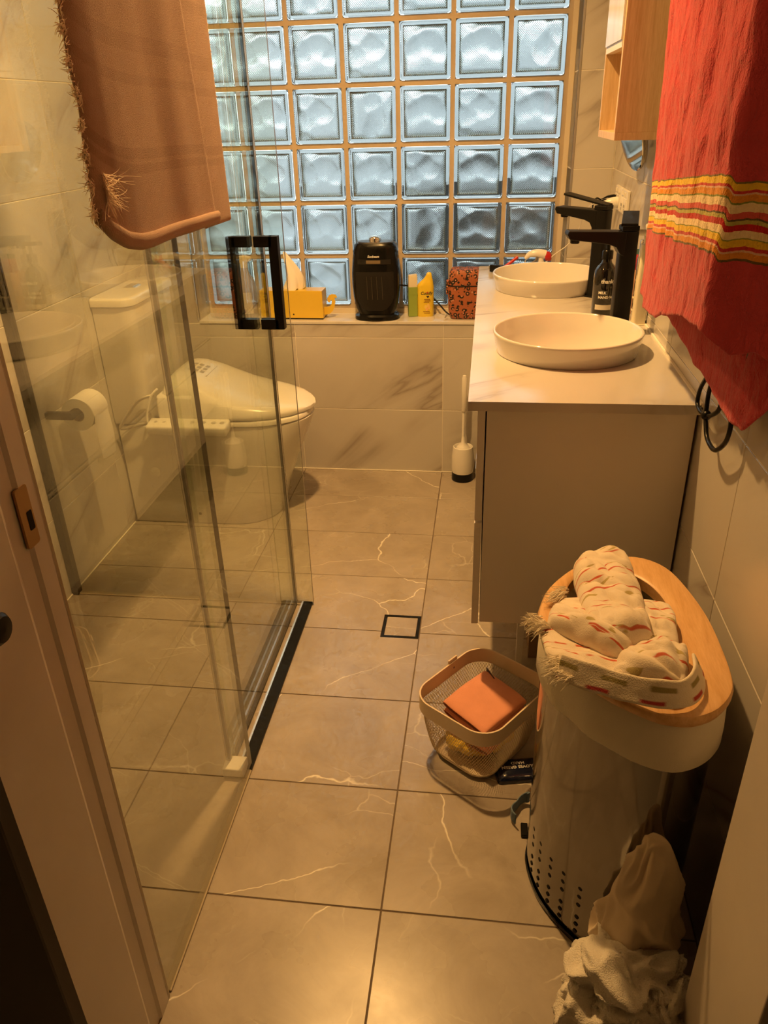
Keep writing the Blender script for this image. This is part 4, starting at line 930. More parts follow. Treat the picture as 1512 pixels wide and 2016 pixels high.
tail = [(0.0, 0.014), (0.020, 0.016), (0.034, 0.028), (0.043, 0.046), (0.047, 0.066), (0.044, 0.082), (0.052, 0.080), (0.055, 0.086), (0.048, 0.094), (0.034, 0.096), (0.022, 0.090), (0.014, 0.078), (0.016, 0.066), (0.024, 0.062), (0.026, 0.070), (0.031, 0.074), (0.033, 0.066), (0.030, 0.054), (0.020, 0.046), (0.0, 0.044)]
link('tail', prism([(0.130+a, b) for a, b in tail], -0.012, -0.009, 'y'), M_TBOX, tx)
def tis(u, v):
    a = u*2*PI; r = 0.030*(1-v)**0.8*(1+0.35*math.sin(3*a+v*3)) + 0.004; return (r*1.15*math.cos(a)-0.018*v+0.012*math.sin(v*4), r*0.8*math.sin(a), 0.112+0.145*v+0.006*math.sin(5*a)*(1-v))
bm = sheet(36, 16, tis)
M_TISS = plain('tissue', (0.93, 0.90, 0.87), 0.95, bscale=120, bstr=0.3); 
cloth_obj('tissue', bm, M_TISS, tx, th=0.0008, loc=(0.005, 0, 0))
sb = thing('spray_bottle', (-0.806, 0.072, SZ), 'clear lavender spray bottle with cream trigger on the left of the sill', 'bottle')
link('body', bm_loft([ring(a, b, z, 32, p=2.4) for a, b, z in ((0.038, 0.027, 0), (0.041, 0.030, 0.004), (0.041, 0.030, 0.115), (0.034, 0.026, 0.150), (0.016, 0.016, 0.178), (0.014, 0.014, 0.196))]), plain('lavender_liquid_bottle', (0.62, 0.56, 0.62), 0.12, trans=0.35), sb, smooth=True, auto=50)
link('label', sheet(12, 2, lambda u, v: (lambda x: (x, -0.0305*(max(0, 1-abs(x/0.0415)**2.4))**(1/2.4), 0.018+0.085*v))((u-0.5)*0.055)), plain('pale_label', (0.70, 0.66, 0.70), 0.5), sb)
link('label_mark', sheet(6, 1, lambda u, v: (lambda x: (x, -0.0312*(max(0, 1-abs(x/0.0415)**2.4))**(1/2.4), 0.022+0.014*v))(-0.024+u*0.02)), plain('purple_print', (0.20, 0.08, 0.25), 0.5), sb)
link('trigger_head', prism([(-0.055, 0.222), (-0.052, 0.236), (0.005, 0.244), (0.030, 0.238), (0.032, 0.224), (0.014, 0.216), (0.013, 0.194), (-0.013, 0.194), (-0.013, 0.212)], -0.011, 0.011, 'y'), M_CREAM, sb, bevel=0.004)
link('trigger', tube(smooth_path([(-0.030, 0, 0.215), (-0.040, 0, 0.200), (-0.037, 0, 0.182)]), 0.004, 8), M_CREAM, sb, smooth=True)
# ---------------------------------------------------------------- laundry bin with wooden lid
LIDZ = 0.615
OUT = [(0.269, -1.931), (0.276, -1.881), (0.297, -1.822), (0.345, -1.756), (0.395, -1.722), (0.439, -1.707), (0.479, -1.710), (0.515, -1.741), (0.537, -1.802), (0.554, -1.897), (0.556, -1.994), (0.551, -2.066), (0.537, -2.103), (0.510, -2.135), (0.476, -2.153), (0.445, -2.154), (0.417, -2.145), (0.360, -2.106), (0.310, -2.050), (0.282, -1.995)]
BCX, BCY = 0.418, -1.935
def outline(n=96):
    sp_ = smooth_path([(x, y, 0) for x, y in OUT], 24, True)
    P = np.array([(v.x-BCX, v.y-BCY) for v in sp_]); ang = np.arctan2(P[:, 1], P[:, 0]); rad = np.hypot(P[:, 0], P[:, 1])
    o = np.argsort(ang); ang, rad = ang[o], rad[o]
    t = np.linspace(-PI, PI, n, endpoint=False); r = np.interp(t, ang, rad, period=2*PI)
    return t, r
OT, ORR = outline()
def oring(off, z, sc=1.0): return [((r+off)*sc*math.cos(t), (r+off)*sc*math.sin(t), z) for t, r in zip(OT, ORR)]
def steel():
    m, nt, b = new_mat('polished_steel')
    v = coords(nt, False); mp = N(nt, 'ShaderNodeMapping'); mp.inputs['Scale'].default_value = (30, 30, 0.8); L(nt, v, mp.inputs[0])
    L(nt, ramp(nt, noise_tex(nt, v, 12, 5, 0.7), [(0.35, (0.07,)*3), (0.75, (0.16,)*3)]), b.inputs['Roughness'])
    b.inputs['Base Color'].default_value = (0.27, 0.255, 0.235, 1); b.inputs['Metallic'].default_value = 1.0
    bump(nt, b, noise_tex(nt, v, 9, 3), 0.06, 0.004)
    return m
M_STEEL = steel()
bn = thing('laundry_bin', (BCX, BCY, 0), 'tall oval polished steel laundry bin with a wooden lid by the right wall', 'laundry bin')
link('body', bm_loft([oring(o, z) for o, z in ((-0.022, 0.0), (-0.018, 0.004), (-0.016, 0.03), (-0.013, 0.30), (-0.012, 0.588), (-0.015, 0.588), (-0.016, 0.30), (-0.022, 0.02))], True, False), M_STEEL, bn, smooth=True, auto=45)
link('base_rim', bm_loft([oring(o, z) for o, z in ((-0.020, 0.0), (-0.014, 0.0), (-0.013, 0.008), (-0.016, 0.009))], False, False), M_BLACKP, bn, smooth=True, auto=40)
M_LINER = plain('calico_liner', (0.80, 0.74, 0.62), 0.95, bscale=500, bstr=0.3)
def lring(off, z, w_): return [((r+off+w_*nz(math.cos(t)*5, math.sin(t)*5, z*9))*math.cos(t), (r+off+w_*nz(math.cos(t)*5, math.sin(t)*5, z*9))*math.sin(t), z+w_*0.9*nz(math.cos(t)*3+4, math.sin(t)*3)) for t, r in zip(OT, ORR)]
link('liner_cuff', bm_loft([lring(-0.009, 0.590, 0.0), lring(-0.005, 0.575, 0.002), lring(-0.004, 0.535, 0.004), lring(-0.004, 0.505, 0.004), lring(-0.007, 0.502, 0.004)], False, False), M_LINER, bn, smooth=True)
link('liner_bag', bm_loft([lring(-0.018, 0.588, 0.0), lring(-0.024, 0.45, 0.006), lring(-0.03, 0.30, 0.01), lring(-0.05, 0.28, 0.01)], False, True), M_LINER, bn, smooth=True)
# lid: thick board with an oval opening
HX, HY_, HRX, HRY = 0.405-BCX, -1.885-BCY, 0.088, 0.128
def hring(off, z):
    return [(HX+(HRX+off)*math.cos(t+0.0)*1.0, HY_+(HRY+off)*math.sin(t), z) for t in OT]
lo, hi = LIDZ-0.024, LIDZ
link('lid', bm_loft([hring(0.0, lo), oring(-0.010, lo), oring(-0.003, lo+0.003), oring(0.0, lo+0.010), oring(0.0, hi-0.007), oring(-0.003, hi-0.002), oring(-0.009, hi), hring(0.004, hi), hring(0.0, hi-0.003), hring(0.0, lo)], False, False), M_LID, bn, smooth=True, auto=40)
bm = bmesh.new()
for k in range(7): bm_box(0.0052*k, 0.0052*k+0.0036, 0.0, 0.0045+0.001*(k % 2), 0.0, 0.0004, bm)
link('stamp', bm, M_DARKINK, bn, loc=(0.290-BCX, -1.962-BCY, LIDZ+0.0001), rot=(0, 0, -1.15), kind='stuff')
# punched holes: columns of three in two tiers around the foot
bmh = lathe([(0.0044, 0.0), (0.0044, 0.0009)], 12); meh = bpy.data.meshes.new('hole'); bmesh.ops.recalc_face_normals(bmh, faces=bmh.faces); bmh.to_mesh(meh); bmh.free(); meh.materials.append(M_HOLE)
cum = 0.0; last = None; ncol = 0
for i in range(len(OT)*2):
    f = i/2; t = -PI+2*PI*f/len(OT); r = float(np.interp(t, OT, ORR, period=2*PI)) - 0.0155
    p_ = Vector((r*math.cos(t), r*math.sin(t), 0))
    if last is not None: cum += (p_-last).length
    last = p_
    if cum >= 0.034:
        cum = 0.0; ncol += 1
        e = 0.01; r2 = float(np.interp(t+e, OT, ORR, period=2*PI)) - 0.0155
        tan = (Vector((r2*math.cos(t+e), r2*math.sin(t+e), 0))-p_).normalized(); nrm = Vector((tan.y, -tan.x, 0))
        if nrm.dot(p_) < 0: nrm = -nrm
        if nrm.dot(Vector((0.1, -1.0, 0))) < -0.35: continue
        rot = Vector((0, 0, 1)).rotation_difference(nrm).to_euler()
        for z in ((0.150, 0.128, 0.106) if ncol % 2 else (0.150-0.0, 0.128, 0.106)) + ((0.072, 0.052, 0.032)):
            o = bpy.data.objects.new('punched_hole', meh); COL.objects.link(o); o.parent = bn; o.location = p_ + Vector((0, 0, z)); o.rotation_euler = rot
# ---------------------------------------------------------------- striped hand towel crumpled on the lid
def dash_mat(name, scale_u=1.0):
    m, nt, b = new_mat(name)
    tc = N(nt, 'ShaderNodeTexCoord'); uv = tc.outputs['UV']
    sp_ = N(nt, 'ShaderNodeSeparateXYZ'); L(nt, uv, sp_.inputs[0])
    wob = N(nt, 'ShaderNodeMath', operation='MULTIPLY_ADD'); L(nt, noise_tex(nt, uv, 14, 2), wob.inputs[0]); wob.inputs[1].default_value = 0.022; L(nt, sp_.outputs[1], wob.inputs[2])
    def lines(period, lo_, hi_, off, dscale, d0, d1):
        a = N(nt, 'ShaderNodeMath', operation='MULTIPLY_ADD'); L(nt, wob.outputs[0], a.inputs[0]); a.inputs[1].default_value = 1/period; a.inputs[2].default_value = off
        fr = N(nt, 'ShaderNodeMath', operation='FRACT'); L(nt, a.outputs[0], fr.inputs[0])
        ln = ramp(nt, fr.outputs[0], [(0, (0, 0, 0)), (lo_, (0, 0, 0)), (lo_+0.02, (1, 1, 1)), (hi_, (1, 1, 1)), (hi_+0.02, (0, 0, 0))])
        mp = N(nt, 'ShaderNodeMapping'); mp.inputs['Scale'].default_value = (dscale, dscale*3.2, 1); mp.inputs['Location'].default_value = (off*3, off, off*7); L(nt, uv, mp.inputs[0])
        dm = ramp(nt, noise_tex(nt, mp.outputs[0], 1.0, 1), [(d0, (0, 0, 0)), (d1, (1, 1, 1))])
        k = N(nt, 'ShaderNodeMath', operation='MULTIPLY'); L(nt, ln, k.inputs[0]); L(nt, dm, k.inputs[1]); return k.outputs[0]
    base = mixc(nt, noise_tex(nt, uv, 40, 3), (0.78, 0.67, 0.54), (0.90, 0.81, 0.68))
    c = mixc(nt, lines(0.052, 0.30, 0.50, 0.0, 30, 0.56, 0.60), base, (0.52, 0.42, 0.18))
    c = mixc(nt, lines(0.040, 0.42, 0.53, 0.2, 24, 0.50, 0.54), c, (0.62, 0.13, 0.06))
    c = mixc(nt, lines(0.062, 0.58, 0.64, 0.55, 18, 0.49, 0.53), c, (0.60, 0.14, 0.08))
    L(nt, c, b.inputs['Base Color']); b.inputs['Roughness'].default_value = 0.95; b.inputs['Specular IOR Level'].default_value = 0.1; b.inputs['Sheen Weight'].default_value = 0.25
    bump(nt, b, noise_tex(nt, tc.outputs['Object'], 500, 2, 0.7), 0.6, 0.0012)
    return m
M_DASH = dash_mat('dashed_towel_weave')
ht = thing('hand_towel', (0.38, -1.95, LIDZ), 'cream fringed hand towel with red dashes crumpled on the bin lid', 'towel')
TO = Vector((0.38, -1.95, LIDZ))
def fold_sheet(quad, hfun, nu=36, nv=36, uvs=(0.3, 0.3), uvo=(0, 0), wr=0.004, seed=0.0, edge=0.012, rise=0.010):
    """quad: four plan corners (u0v0,u1v0,u1v1,u0v1); hfun(u,v) height over the lid; rolled edges"""
    q = [Vector((a-TO.x, b-TO.y, 0)) for a, b in quad]
    def fn(u, v):
        # rounded corners
        su, sv = u*2-1, v*2-1
        ku = 1-0.10*sv*sv*abs(sv); kv = 1-0.10*su*su*abs(su)
        uu, vv = 0.5+su*ku/2, 0.5+sv*kv/2
        p_ = (q[0]*(1-uu)+q[1]*uu)*(1-vv) + (q[3]*(1-uu)+q[2]*uu)*vv
        e = min(u, 1-u, v, 1-v); k = min(1, e/0.10); k = math.sqrt(max(0, 1-(1-k)**2))
        h = hfun(u, v)
        z = h*(0.35+0.65*k) - rise*(1-k)*0.0
        z += wr*nz(p_.x*22+seed, p_.y*22, seed)*k + wr*1.3*abs(nz(p_.x*18+seed+9, p_.y*34+p_.x*20, seed))*k - wr*1.2*abs(nz(p_.x*45+p_.y*20, p_.y*28, seed+2))*k
        p_ = p_ + Vector((0.004*nz(p_.x*30, p_.y*30, seed+3), 0.004*nz(p_.x*30+7, p_.y*30, seed+3), 0))
        return (p_.x, p_.y, max(0.003, z))
    bm = sheet(nu, nv, fn, lambda u, v: (uvo[0]+u*uvs[0], uvo[1]+v*uvs[1]))
    return bm
def add_fold(bm, name='fold', th=0.007): return cloth_obj(name, bm, M_DASH, ht, th=th)
G = math.exp
# bottom layer spreading to the left and front
add_fold(fold_sheet([(0.285, -2.085), (0.470, -2.118), (0.478, -2.020), (0.262, -1.955)], lambda u, v: 0.010+0.012*G(-((v-0.2)/0.25)**2), uvs=(0.24, 0.14), seed=1, wr=0.006))
add_fold(fold_sheet([(0.275, -1.975), (0.395, -2.065), (0.425, -1.985), (0.310, -1.875)], lambda u, v: 0.020+0.020*math.sin(u*2.6)+0.010*math.sin(v*6), uvs=(0.17, 0.14), uvo=(0.53, 0.345), seed=4, wr=0.009))
# right flap over the opening
add_fold(fold_sheet([(0.400, -2.050), (0.478, -2.025), (0.492, -1.900), (0.415, -1.860)], lambda u, v: 0.018+0.016*math.sin(v*3.0)*(1-u*0.4), uvs=(0.10, 0.17), uvo=(0.2, 0.6), seed=7, wr=0.008))
# thick folded strip from back to front
add_fold(fold_sheet([(0.345, -2.030), (0.438, -2.040), (0.438, -1.735), (0.335, -1.790)], lambda u, v: 0.040+0.009*math.sin(u*PI)+0.010*G(-((v-0.12)/0.12)**2), nu=34, nv=70, uvs=(0.11, 0.30), uvo=(0.9, 0.1), seed=11, wr=0.009), th=0.012)
# front roll
add_fold(fold_sheet([(0.360, -2.110), (0.470, -2.120), (0.490, -2.020), (0.395, -2.020)], lambda u, v: 0.030+0.022*math.sin(u*2.9+0.2)*math.sin(v*PI), uvs=(0.12, 0.11), uvo=(0.35, 1.2), seed=15, wr=0.013))
# hem band with olive and red bars hanging at the front edge
def hem_fn(u, v):
    P = smooth_path([(0.292, -2.082, 0), (0.345, -2.106, 0), (0.40, -2.126, 0), (0.455, -2.128, 0), (0.482, -2.100, 0), (0.490, -2.060, 0)], 12)
    f = u*(len(P)-1); i = min(len(P)-2, int(f)); p_ = P[i].lerp(P[i+1], f-i); T = (P[i+1]-P[i]).normalized(); nn = Vector((T.y, -T.x, 0))
    o = -0.004+0.020*(1-v)
    return (p_.x-TO.x+nn.x*o, p_.y-TO.y+nn.y*o, 0.006+0.036*v+0.003*nz(u*9, v*2))
def hem_mat():
    m, nt, b = new_mat('towel_hem_bars'); tc = N(nt, 'ShaderNodeTexCoord'); sp_ = N(nt, 'ShaderNodeSeparateXYZ'); L(nt, tc.outputs['UV'], sp_.inputs[0])
    def bars(v0, v1, per, duty, off):
        a = N(nt, 'ShaderNodeMath', operation='MULTIPLY_ADD'); L(nt, sp_.outputs[0], a.inputs[0]); a.inputs[1].default_value = per; a.inputs[2].default_value = off
        fr = N(nt, 'ShaderNodeMath', operation='FRACT'); L(nt, a.outputs[0], fr.inputs[0])
        f1 = ramp(nt, fr.outputs[0], [(0, (0, 0, 0)), (0.08, (1, 1, 1)), (duty, (1, 1, 1)), (duty+0.06, (0, 0, 0))])
        f2 = ramp(nt, sp_.outputs[1], [(v0, (0, 0, 0)), (v0+0.05, (1, 1, 1)), (v1, (1, 1, 1)), (v1+0.05, (0, 0, 0))])
        k = N(nt, 'ShaderNodeMath', operation='MULTIPLY'); L(nt, f1, k.inputs[0]); L(nt, f2, k.inputs[1]); return k.outputs[0]
    c = mixc(nt, noise_tex(nt, tc.outputs['Object'], 60, 3), (0.80, 0.70, 0.56), (0.90, 0.82, 0.68))
    c = mixc(nt, bars(0.52, 0.72, 4.3, 0.55, 0.1), c, (0.36, 0.30, 0.12)); c = mixc(nt, bars(0.08, 0.22, 4.0, 0.45, 0.4), c, (0.50, 0.06, 0.05))
    L(nt, c, b.inputs['Base Color']); b.inputs['Roughness'].default_value = 0.95; bump(nt, b, noise_tex(nt, tc.outputs['Object'], 500, 2), 0.7, 0.0012); return m
cloth_obj('hem_band', sheet(60, 8, hem_fn, lambda u, v: (u, v)), hem_mat(), ht, th=0.005)
rnd = random.Random(21); roots, dirs = [], []
for a, b, n_ in (((0.262, -1.955), (0.275, -1.985), 160), ((0.315, -1.868), (0.300, -1.890), 90), ((0.288, -2.060), (0.300, -2.105), 160)):
    for k in range(n_):
        t = rnd.random(); roots.append((a[0]+(b[0]-a[0])*t-TO.x+rnd.uniform(-.004, .012), a[1]+(b[1]-a[1])*t-TO.y+rnd.uniform(-.006, .006), rnd.uniform(0.008, 0.024))); dirs.append((-1, rnd.uniform(-0.7, 0.5), rnd.uniform(-0.35, 0.35)))
strands(roots, 0.028, 0.0012, plain('cream_thread', (0.97, 0.89, 0.75), 0.95), ht, 'fringe', dirs, 22, n=6, droop=0.08)
# ---------------------------------------------------------------- laundry heaped in front of the bin
def crumple(name, center, prof, seed, mat, label, cat='towel', levels=6, amp=0.030, freq=9.0, stretch=(1, 1, 1), fine=0.010, group=None, th=0):
    """heap of cloth: a closed bag of folds; prof(dir) -> radius scale per direction"""
    bm = bmesh.new(); bmesh.ops.create_icosphere(bm, subdivisions=levels, radius=1.0)
    for v in bm.verts:
        d = v.co.normalized(); s = prof(d)
        q = Vector((d.x*s[0], d.y*s[1], d.z*s[2]))
        w_ = Vector((q.x*stretch[0], q.y*stretch[1], q.z*stretch[2]))*freq
        w_ = w_ + Vector((nz(w_.x, w_.y, w_.z+seed), nz(w_.y, w_.z, w_.x+seed), nz(w_.z, w_.x, w_.y+seed)))*0.9
        rdg = 1-abs(mnoise.noise(w_+Vector((seed, 0, 0))))*2.2
        rdg2 = 1-abs(mnoise.noise(w_*2.3+Vector((0, seed, 0))))*2.2
        n_ = Vector((d.x/s[0], d.y/s[1], d.z/s[2])).normalized()
        q = q + n_*(amp*(rdg-0.45)+fine*(rdg2-0.45))
        v.co = q
    zmin = -center[2]+0.002
    for v in bm.verts:
        if v.co.z < zmin: v.co.z = zmin
    for f in bm.faces: f.smooth = True
    return link(name, bm, mat, None, loc=center, smooth=True, label=label, cat=cat, group=group)
M_TERRYW = terry('cream_terry', (0.90, 0.85, 0.76), 380, 1.0, 0.10, 0.0025); M_COTTON = terry('tan_cotton', (0.74, 0.62, 0.48), 900, 0.35, 0.08, 0.0008, 0.15)
def peak(d):
    up = max(0, d.z); r = 0.062 + 0.012*math.sin(3*math.atan2(d.y, d.x))
    return (r*(1-0.45*up), 0.050*(1-0.3*up), 0.215 if d.z > 0 else 0.16)
crumple('cotton_sheet', (0.452, -2.168, 0.165), peak, 3.1, M_COTTON, 'tan cotton cloth heaped upright against the front of the bin', 'cloth', amp=0.022, freq=13.0, stretch=(1.3, 1, 0.35), fine=0.007)
def slump(a, b, c): return lambda d: (a*(1+0.18*math.sin(2*math.atan2(d.y, d.x)+0.6)), b*(1+0.15*math.cos(3*math.atan2(d.y, d.x))), c if d.z > 0 else c*0.9)
crumple('bath_towel', (0.425, -2.232, 0.085), slump(0.092, 0.062, 0.105), 8.3, M_TERRYW, 'cream terry towel crumpled on the floor below the tan cloth', 'towel', amp=0.036, freq=13.0, fine=0.016)
crumple('bath_towel', (0.500, -2.262, 0.070), slump(0.066, 0.050, 0.085), 15.7, M_TERRYW, 'cream terry towel squeezed beside the right door jamb', 'towel', amp=0.028, freq=14.0, fine=0.014)
# ---------------------------------------------------------------- mesh basket with folded cloths
BKX, BKY, BA = 0.186, -1.612, math.radians(53.5)
bk = thing('mesh_basket', (BKX, BKY, 0), 'pale wire mesh basket with a wide rim beside the laundry bin', 'basket', BA)
M_WIRE = plain('beige_wire', (0.58, 0.49, 0.36), 0.45, 0.2); M_RIM = plain('beige_rim_paint', (0.80, 0.66, 0.50), 0.42)
def bplan(w_, h_, r, n=128):
    # evenly spaced rounded rectangle
    P = rrect(w_, h_, r, 12); P = [Vector((a, b, 0)) for a, b in P]; d = [0]
    for i in range(len(P)): d.append(d[-1]+(P[(i+1) % len(P)]-P[i]).length)
    out = []
    for k in range(n):
        s = d[-1]*k/n; i = max(j for j in range(len(P)) if d[j] <= s+1e-12); t = (s-d[i])/max(1e-9, d[i+1]-d[i]); q = P[i].lerp(P[(i+1) % len(P)], t); out.append((q.x, q.y))
    return out
NB, NH = 116, 22
bm = bmesh.new(); rows = []
for j in range(NH+1):
    t = j/NH; z = 0.012+0.140*t
    k = min(1.0, 0.80+0.20*t + 0.03*math.sin(t*PI)); k0 = 1 if t > 0.12 else 0.93+0.07*t/0.12
    pl = bplan(0.250*k*k0, 0.215*k*k0, 0.055*k, NB)
    if j % 2:
        pl = [((pl[i][0]+pl[(i+1) % NB][0])/2, (pl[i][1]+pl[(i+1) % NB][1])/2) for i in range(NB)]
    rows.append([bm.verts.new((a, b, z)) for a, b in pl])
for j in range(0, NH-1):
    for i in range(NB):
        a = rows[j][i]; b = rows[j+2][i]
        l, r = (rows[j+1][i-1], rows[j+1][i]) if j % 2 == 0 else (rows[j+1][i], rows[j+1][(i+1) % NB])
        bm.faces.new((a, r, b, l))
me = bpy.data.meshes.new('mesh_side'); bm.to_mesh(me); bm.free()
o = link('mesh_side', me, M_WIRE, bk, kind='stuff'); md = o.modifiers.new('wire', 'WIREFRAME'); md.thickness = 0.0013; md.use_replace = True; md.use_even_offset = False
pl = bplan(0.186, 0.160, 0.045, 64)
link('base_plate', prism([(a, b) for a, b in pl], 0.010, 0.012), M_WIRE, bk)
link('base_ring', tube([(a, b, 0.012) for a, b in pl], 0.0026, 8, True), M_WIRE, bk, smooth=True)
po, pi = bplan(0.262, 0.227, 0.058, 96), bplan(0.255, 0.220, 0.055, 96)
link('rim_band', bm_loft([[(a, b, z) for a, b in p_] for p_, z in ((po, 0.148), (po, 0.187), (pi, 0.187), (pi, 0.148), (po, 0.148))], False, False), M_RIM, bk, smooth=True, auto=40)
for (a, b) in ((0.06, 0.05), (-0.06, 0.05), (-0.06, -0.05), (0.06, -0.05)): link('foot', lathe([(0.006, 0.0), (0.007, 0.010)], 12), M_PLAST, bk, loc=(a, b, 0))
link('handle_end', bm_box(-0.016, 0.016, 0.1125, 0.1165, 0.150, 0.196, bevel=0.001), M_RIM, bk, loc=(0.03, 0, 0)); link('rivet', disc_y(0.003, 0, 0.001), M_CHROME, bk, loc=(0.03, 0.1100, 0.170))
M_ORANGE = terry('coral_microfibre', (0.80, 0.36, 0.24), 600, 0.6, 0.10, 0.0012)
def folded(name, loc, rz, w_, d_, t, mat, label, layers=2, tilt=(0, 0), group=None):
    c = thing(name, loc, label, 'cloth', rz, group); c.rotation_euler = (tilt[0], tilt[1], rz)
    for k in range(layers):
        z0 = k*t
        def fn(u, v, z0=z0, k=k):
            a = v*2*PI; su = u*2-1
            # flattened roll: closed profile around the fold
            yy = d_/2*math.copysign(abs(math.cos(a))**0.35, math.cos(a)); zz = t*0.48*math.copysign(abs(math.sin(a))**0.6, math.sin(a))
            x = su*w_/2*(1-0.03*abs(math.cos(a)))
            e = 1-abs(su)**10*0.55
            return (x+0.003*nz(yy*20, k, 1), yy+0.003*nz(x*20, k, 2)+0.004*k, z0+t/2+zz*e+0.004*nz(x*12, yy*12, k*3)+0.010*(x/w_)**2*(-1))
        cloth_obj('fold', sheet(26, 40, fn), mat, c, th=0.002)
    return c
folded('folded_cloth', (0.196, -1.600, 0.098), BA-0.12, 0.150, 0.135, 0.026, M_ORANGE, 'coral microfibre cloth folded on top of the others in the mesh basket', 2, (0.06, -0.10), 'folded coral cloths in the basket')
folded('folded_cloth', (0.190, -1.608, 0.066), BA-0.02, 0.148, 0.140, 0.026, M_ORANGE, 'coral microfibre cloth under the top cloth in the mesh basket', 1, (0.02, -0.04), 'folded coral cloths in the basket')
M_YPACK = plain('yellow_plastic_film', (0.72, 0.50, 0.05), 0.25, var=0.3, coat=0.4, bscale=25, bstr=0.6, bdist=0.006)
crumple('yellow_packet', (0.182, -1.616, 0.047), slump(0.072, 0.066, 0.034), 22.0, M_YPACK, 'yellow plastic packet under the cloths in the mesh basket', 'packet', levels=5, amp=0.008, freq=20, fine=0.004)
M_CARDK = plain('dark_card', (0.05, 0.03, 0.05), 0.4)
cardt = thing('hang_card', (0.205, -1.520, 0.118), 'small dark printed card standing in the back of the mesh basket', 'card', BA-PI/2-0.5)
cb_ = box('card', -0.022, 0.022, -0.0008, 0.0008, -0.035, 0.040, M_CARDK, cardt); 
link('card_mark', ringtube(0.0035, 0.006, -0.0013, -0.0009, 20), M_WHITEINK, cb_, loc=(-0.008, 0, 0.024)); box('card_stripe', -0.018, 0.018, -0.0013, -0.0009, -0.028, -0.004, plain('pink_print', (0.62, 0.25, 0.20), 0.5), cb_)
# flat blue packet lying under the basket edge, blue rag beside the bin
bp = thing('blue_packet', (0.276, -1.682, 0), 'dark blue plastic packet with white lettering under the mesh basket', 'packet', 0.20)
M_NAVY = plain('navy_film', (0.006, 0.012, 0.045), 0.2, var=0.3, coat=0.5, bscale=30, bstr=0.5, bdist=0.004)
link('film', bm_loft([[(a+0.002*nz(a*40, b*40, z*90), b, z) for a, b in rrect(w_, d_, 0.010, 3)] for w_, d_, z in ((0.105, 0.066, 0.0005), (0.110, 0.070, 0.002), (0.100, 0.060, 0.012), (0.080, 0.045, 0.016))]), M_NAVY, bp, smooth=True)
for s, yy in (('GLOVES GREEN', 0.004), ('HARD', 0.016)):
    link('lettering', text_mesh(s, 0.0115, 0.0002, 'CENTER', 0.0003), M_WHITEINK, bp, loc=(0.0, yy, 0.0168), rot=(0, 0, PI))
M_BLUE = terry('grey_blue_felt', (0.16, 0.22, 0.30), 700, 0.4, 0.1, 0.001)
rg = thing('blue_rag', (0.283, -1.800, 0), 'small grey-blue rag with a white tag at the foot of the bin', 'cloth')
def rag(u, v):
    a = -0.6+u*5.0; r = 0.014+0.004*math.sin(a*2)
    return (-0.002+r*math.cos(a)*1.1-0.010*u, 0.030-0.055*u+r*math.sin(a)*0.9, 0.004+0.030*v+0.004*math.sin(u*9))
cloth_obj('rag_cloth', sheet(40, 8, rag), M_BLUE, rg, th=0.003)
link('white_tag', bm_box(-0.006, 0.006, -0.052, -0.028, 0.010, 0.013, bevel=0.001), M_PLAST, rg, rot=(0.3, 0, 0)); link('dark_clip', bm_box(-0.007, 0.008, -0.068, -0.034, 0.0, 0.009, bevel=0.002), M_BLACKP, rg)
# cardboard box under the vanity
M_KRAFT = plain('brown_cardboard', (0.30, 0.20, 0.12), 0.85, var=0.1)
kb = thing('cardboard_box', (0.435, -1.12, 0), 'brown cardboard box standing on the floor under the vanity', 'box')
box('box_body', -0.12, 0.12, -0.13, 0.13, 0.0, 0.20, M_KRAFT, kb, bevel=0.001)
for x in (-0.085, -0.070): box('slot', x-0.004, x+0.002, -0.1312, -0.1296, 0.165, 0.190, M_CREAM, kb)
box('lid_edge', -0.1215, 0.1215, -0.1315, 0.1315, 0.150, 0.156, plain('pale_cardboard', (0.42, 0.30, 0.19), 0.85), kb)
# ---------------------------------------------------------------- things on the worktop and right wall
M_AMBER = plain('dark_brown_bottle', (0.006, 0.005, 0.005), 0.08, var=0.0, coat=0.6)
sp2 = thing('soap_bottle', (0.492, -0.765, TZ1), 'dark pump bottle of hand wash with white lettering behind the nearer tap', 'bottle', -0.05)
link('body', lathe([(0.0290, 0.0), (0.0315, 0.003), (0.0315, 0.105), (0.0300, 0.118), (0.024, 0.130), (0.0145, 0.140), (0.0125, 0.146), (0.0125, 0.152)], 44), M_AMBER, sp2, smooth=True, auto=50)
link('pump_collar', lathe([(0.0150, 0.150), (0.0150, 0.170), (0.0125, 0.173), (0.0055, 0.174), (0.0050, 0.200)], 28), M_BLACKP, sp2, smooth=True, auto=40)
link('pump_head', bm_box(-0.040, 0.012, -0.008, 0.008, 0.198, 0.209, bevel=0.003), M_BLACKP, sp2)
R_ = 0.0315
for s, sz, x, z, bd in (('thankyou', 0.0150, -0.013, 0.089, 0.0004), ('MILK', 0.0098, -0.018, 0.060, 0.00035), ('HAND WASH', 0.0098, -0.018, 0.0475, 0.00035)):
    cyl_text('lettering', s, sz, x, z, 0.0003, M_WHITEINK, sp2, bd, 0, 'LEFT', R_)
bm = sheet(24, 1, lambda u, v: ((R_+0.0004)*math.sin(-0.80+u*1.9), -(R_+0.0004)*math.cos(-0.80+u*1.9), 0.016+0.014*v)); link('label_band', bm, plain('pale_label_band', (0.70, 0.66, 0.58), 0.6), sp2)
cu = thing('tooth_mug', (0.556, -0.745, TZ1), 'peach coloured tooth mug with brushes beside the soap bottle', 'mug')
M_PEACHC = plain('peach_ceramic', (0.74, 0.46, 0.30), 0.35)
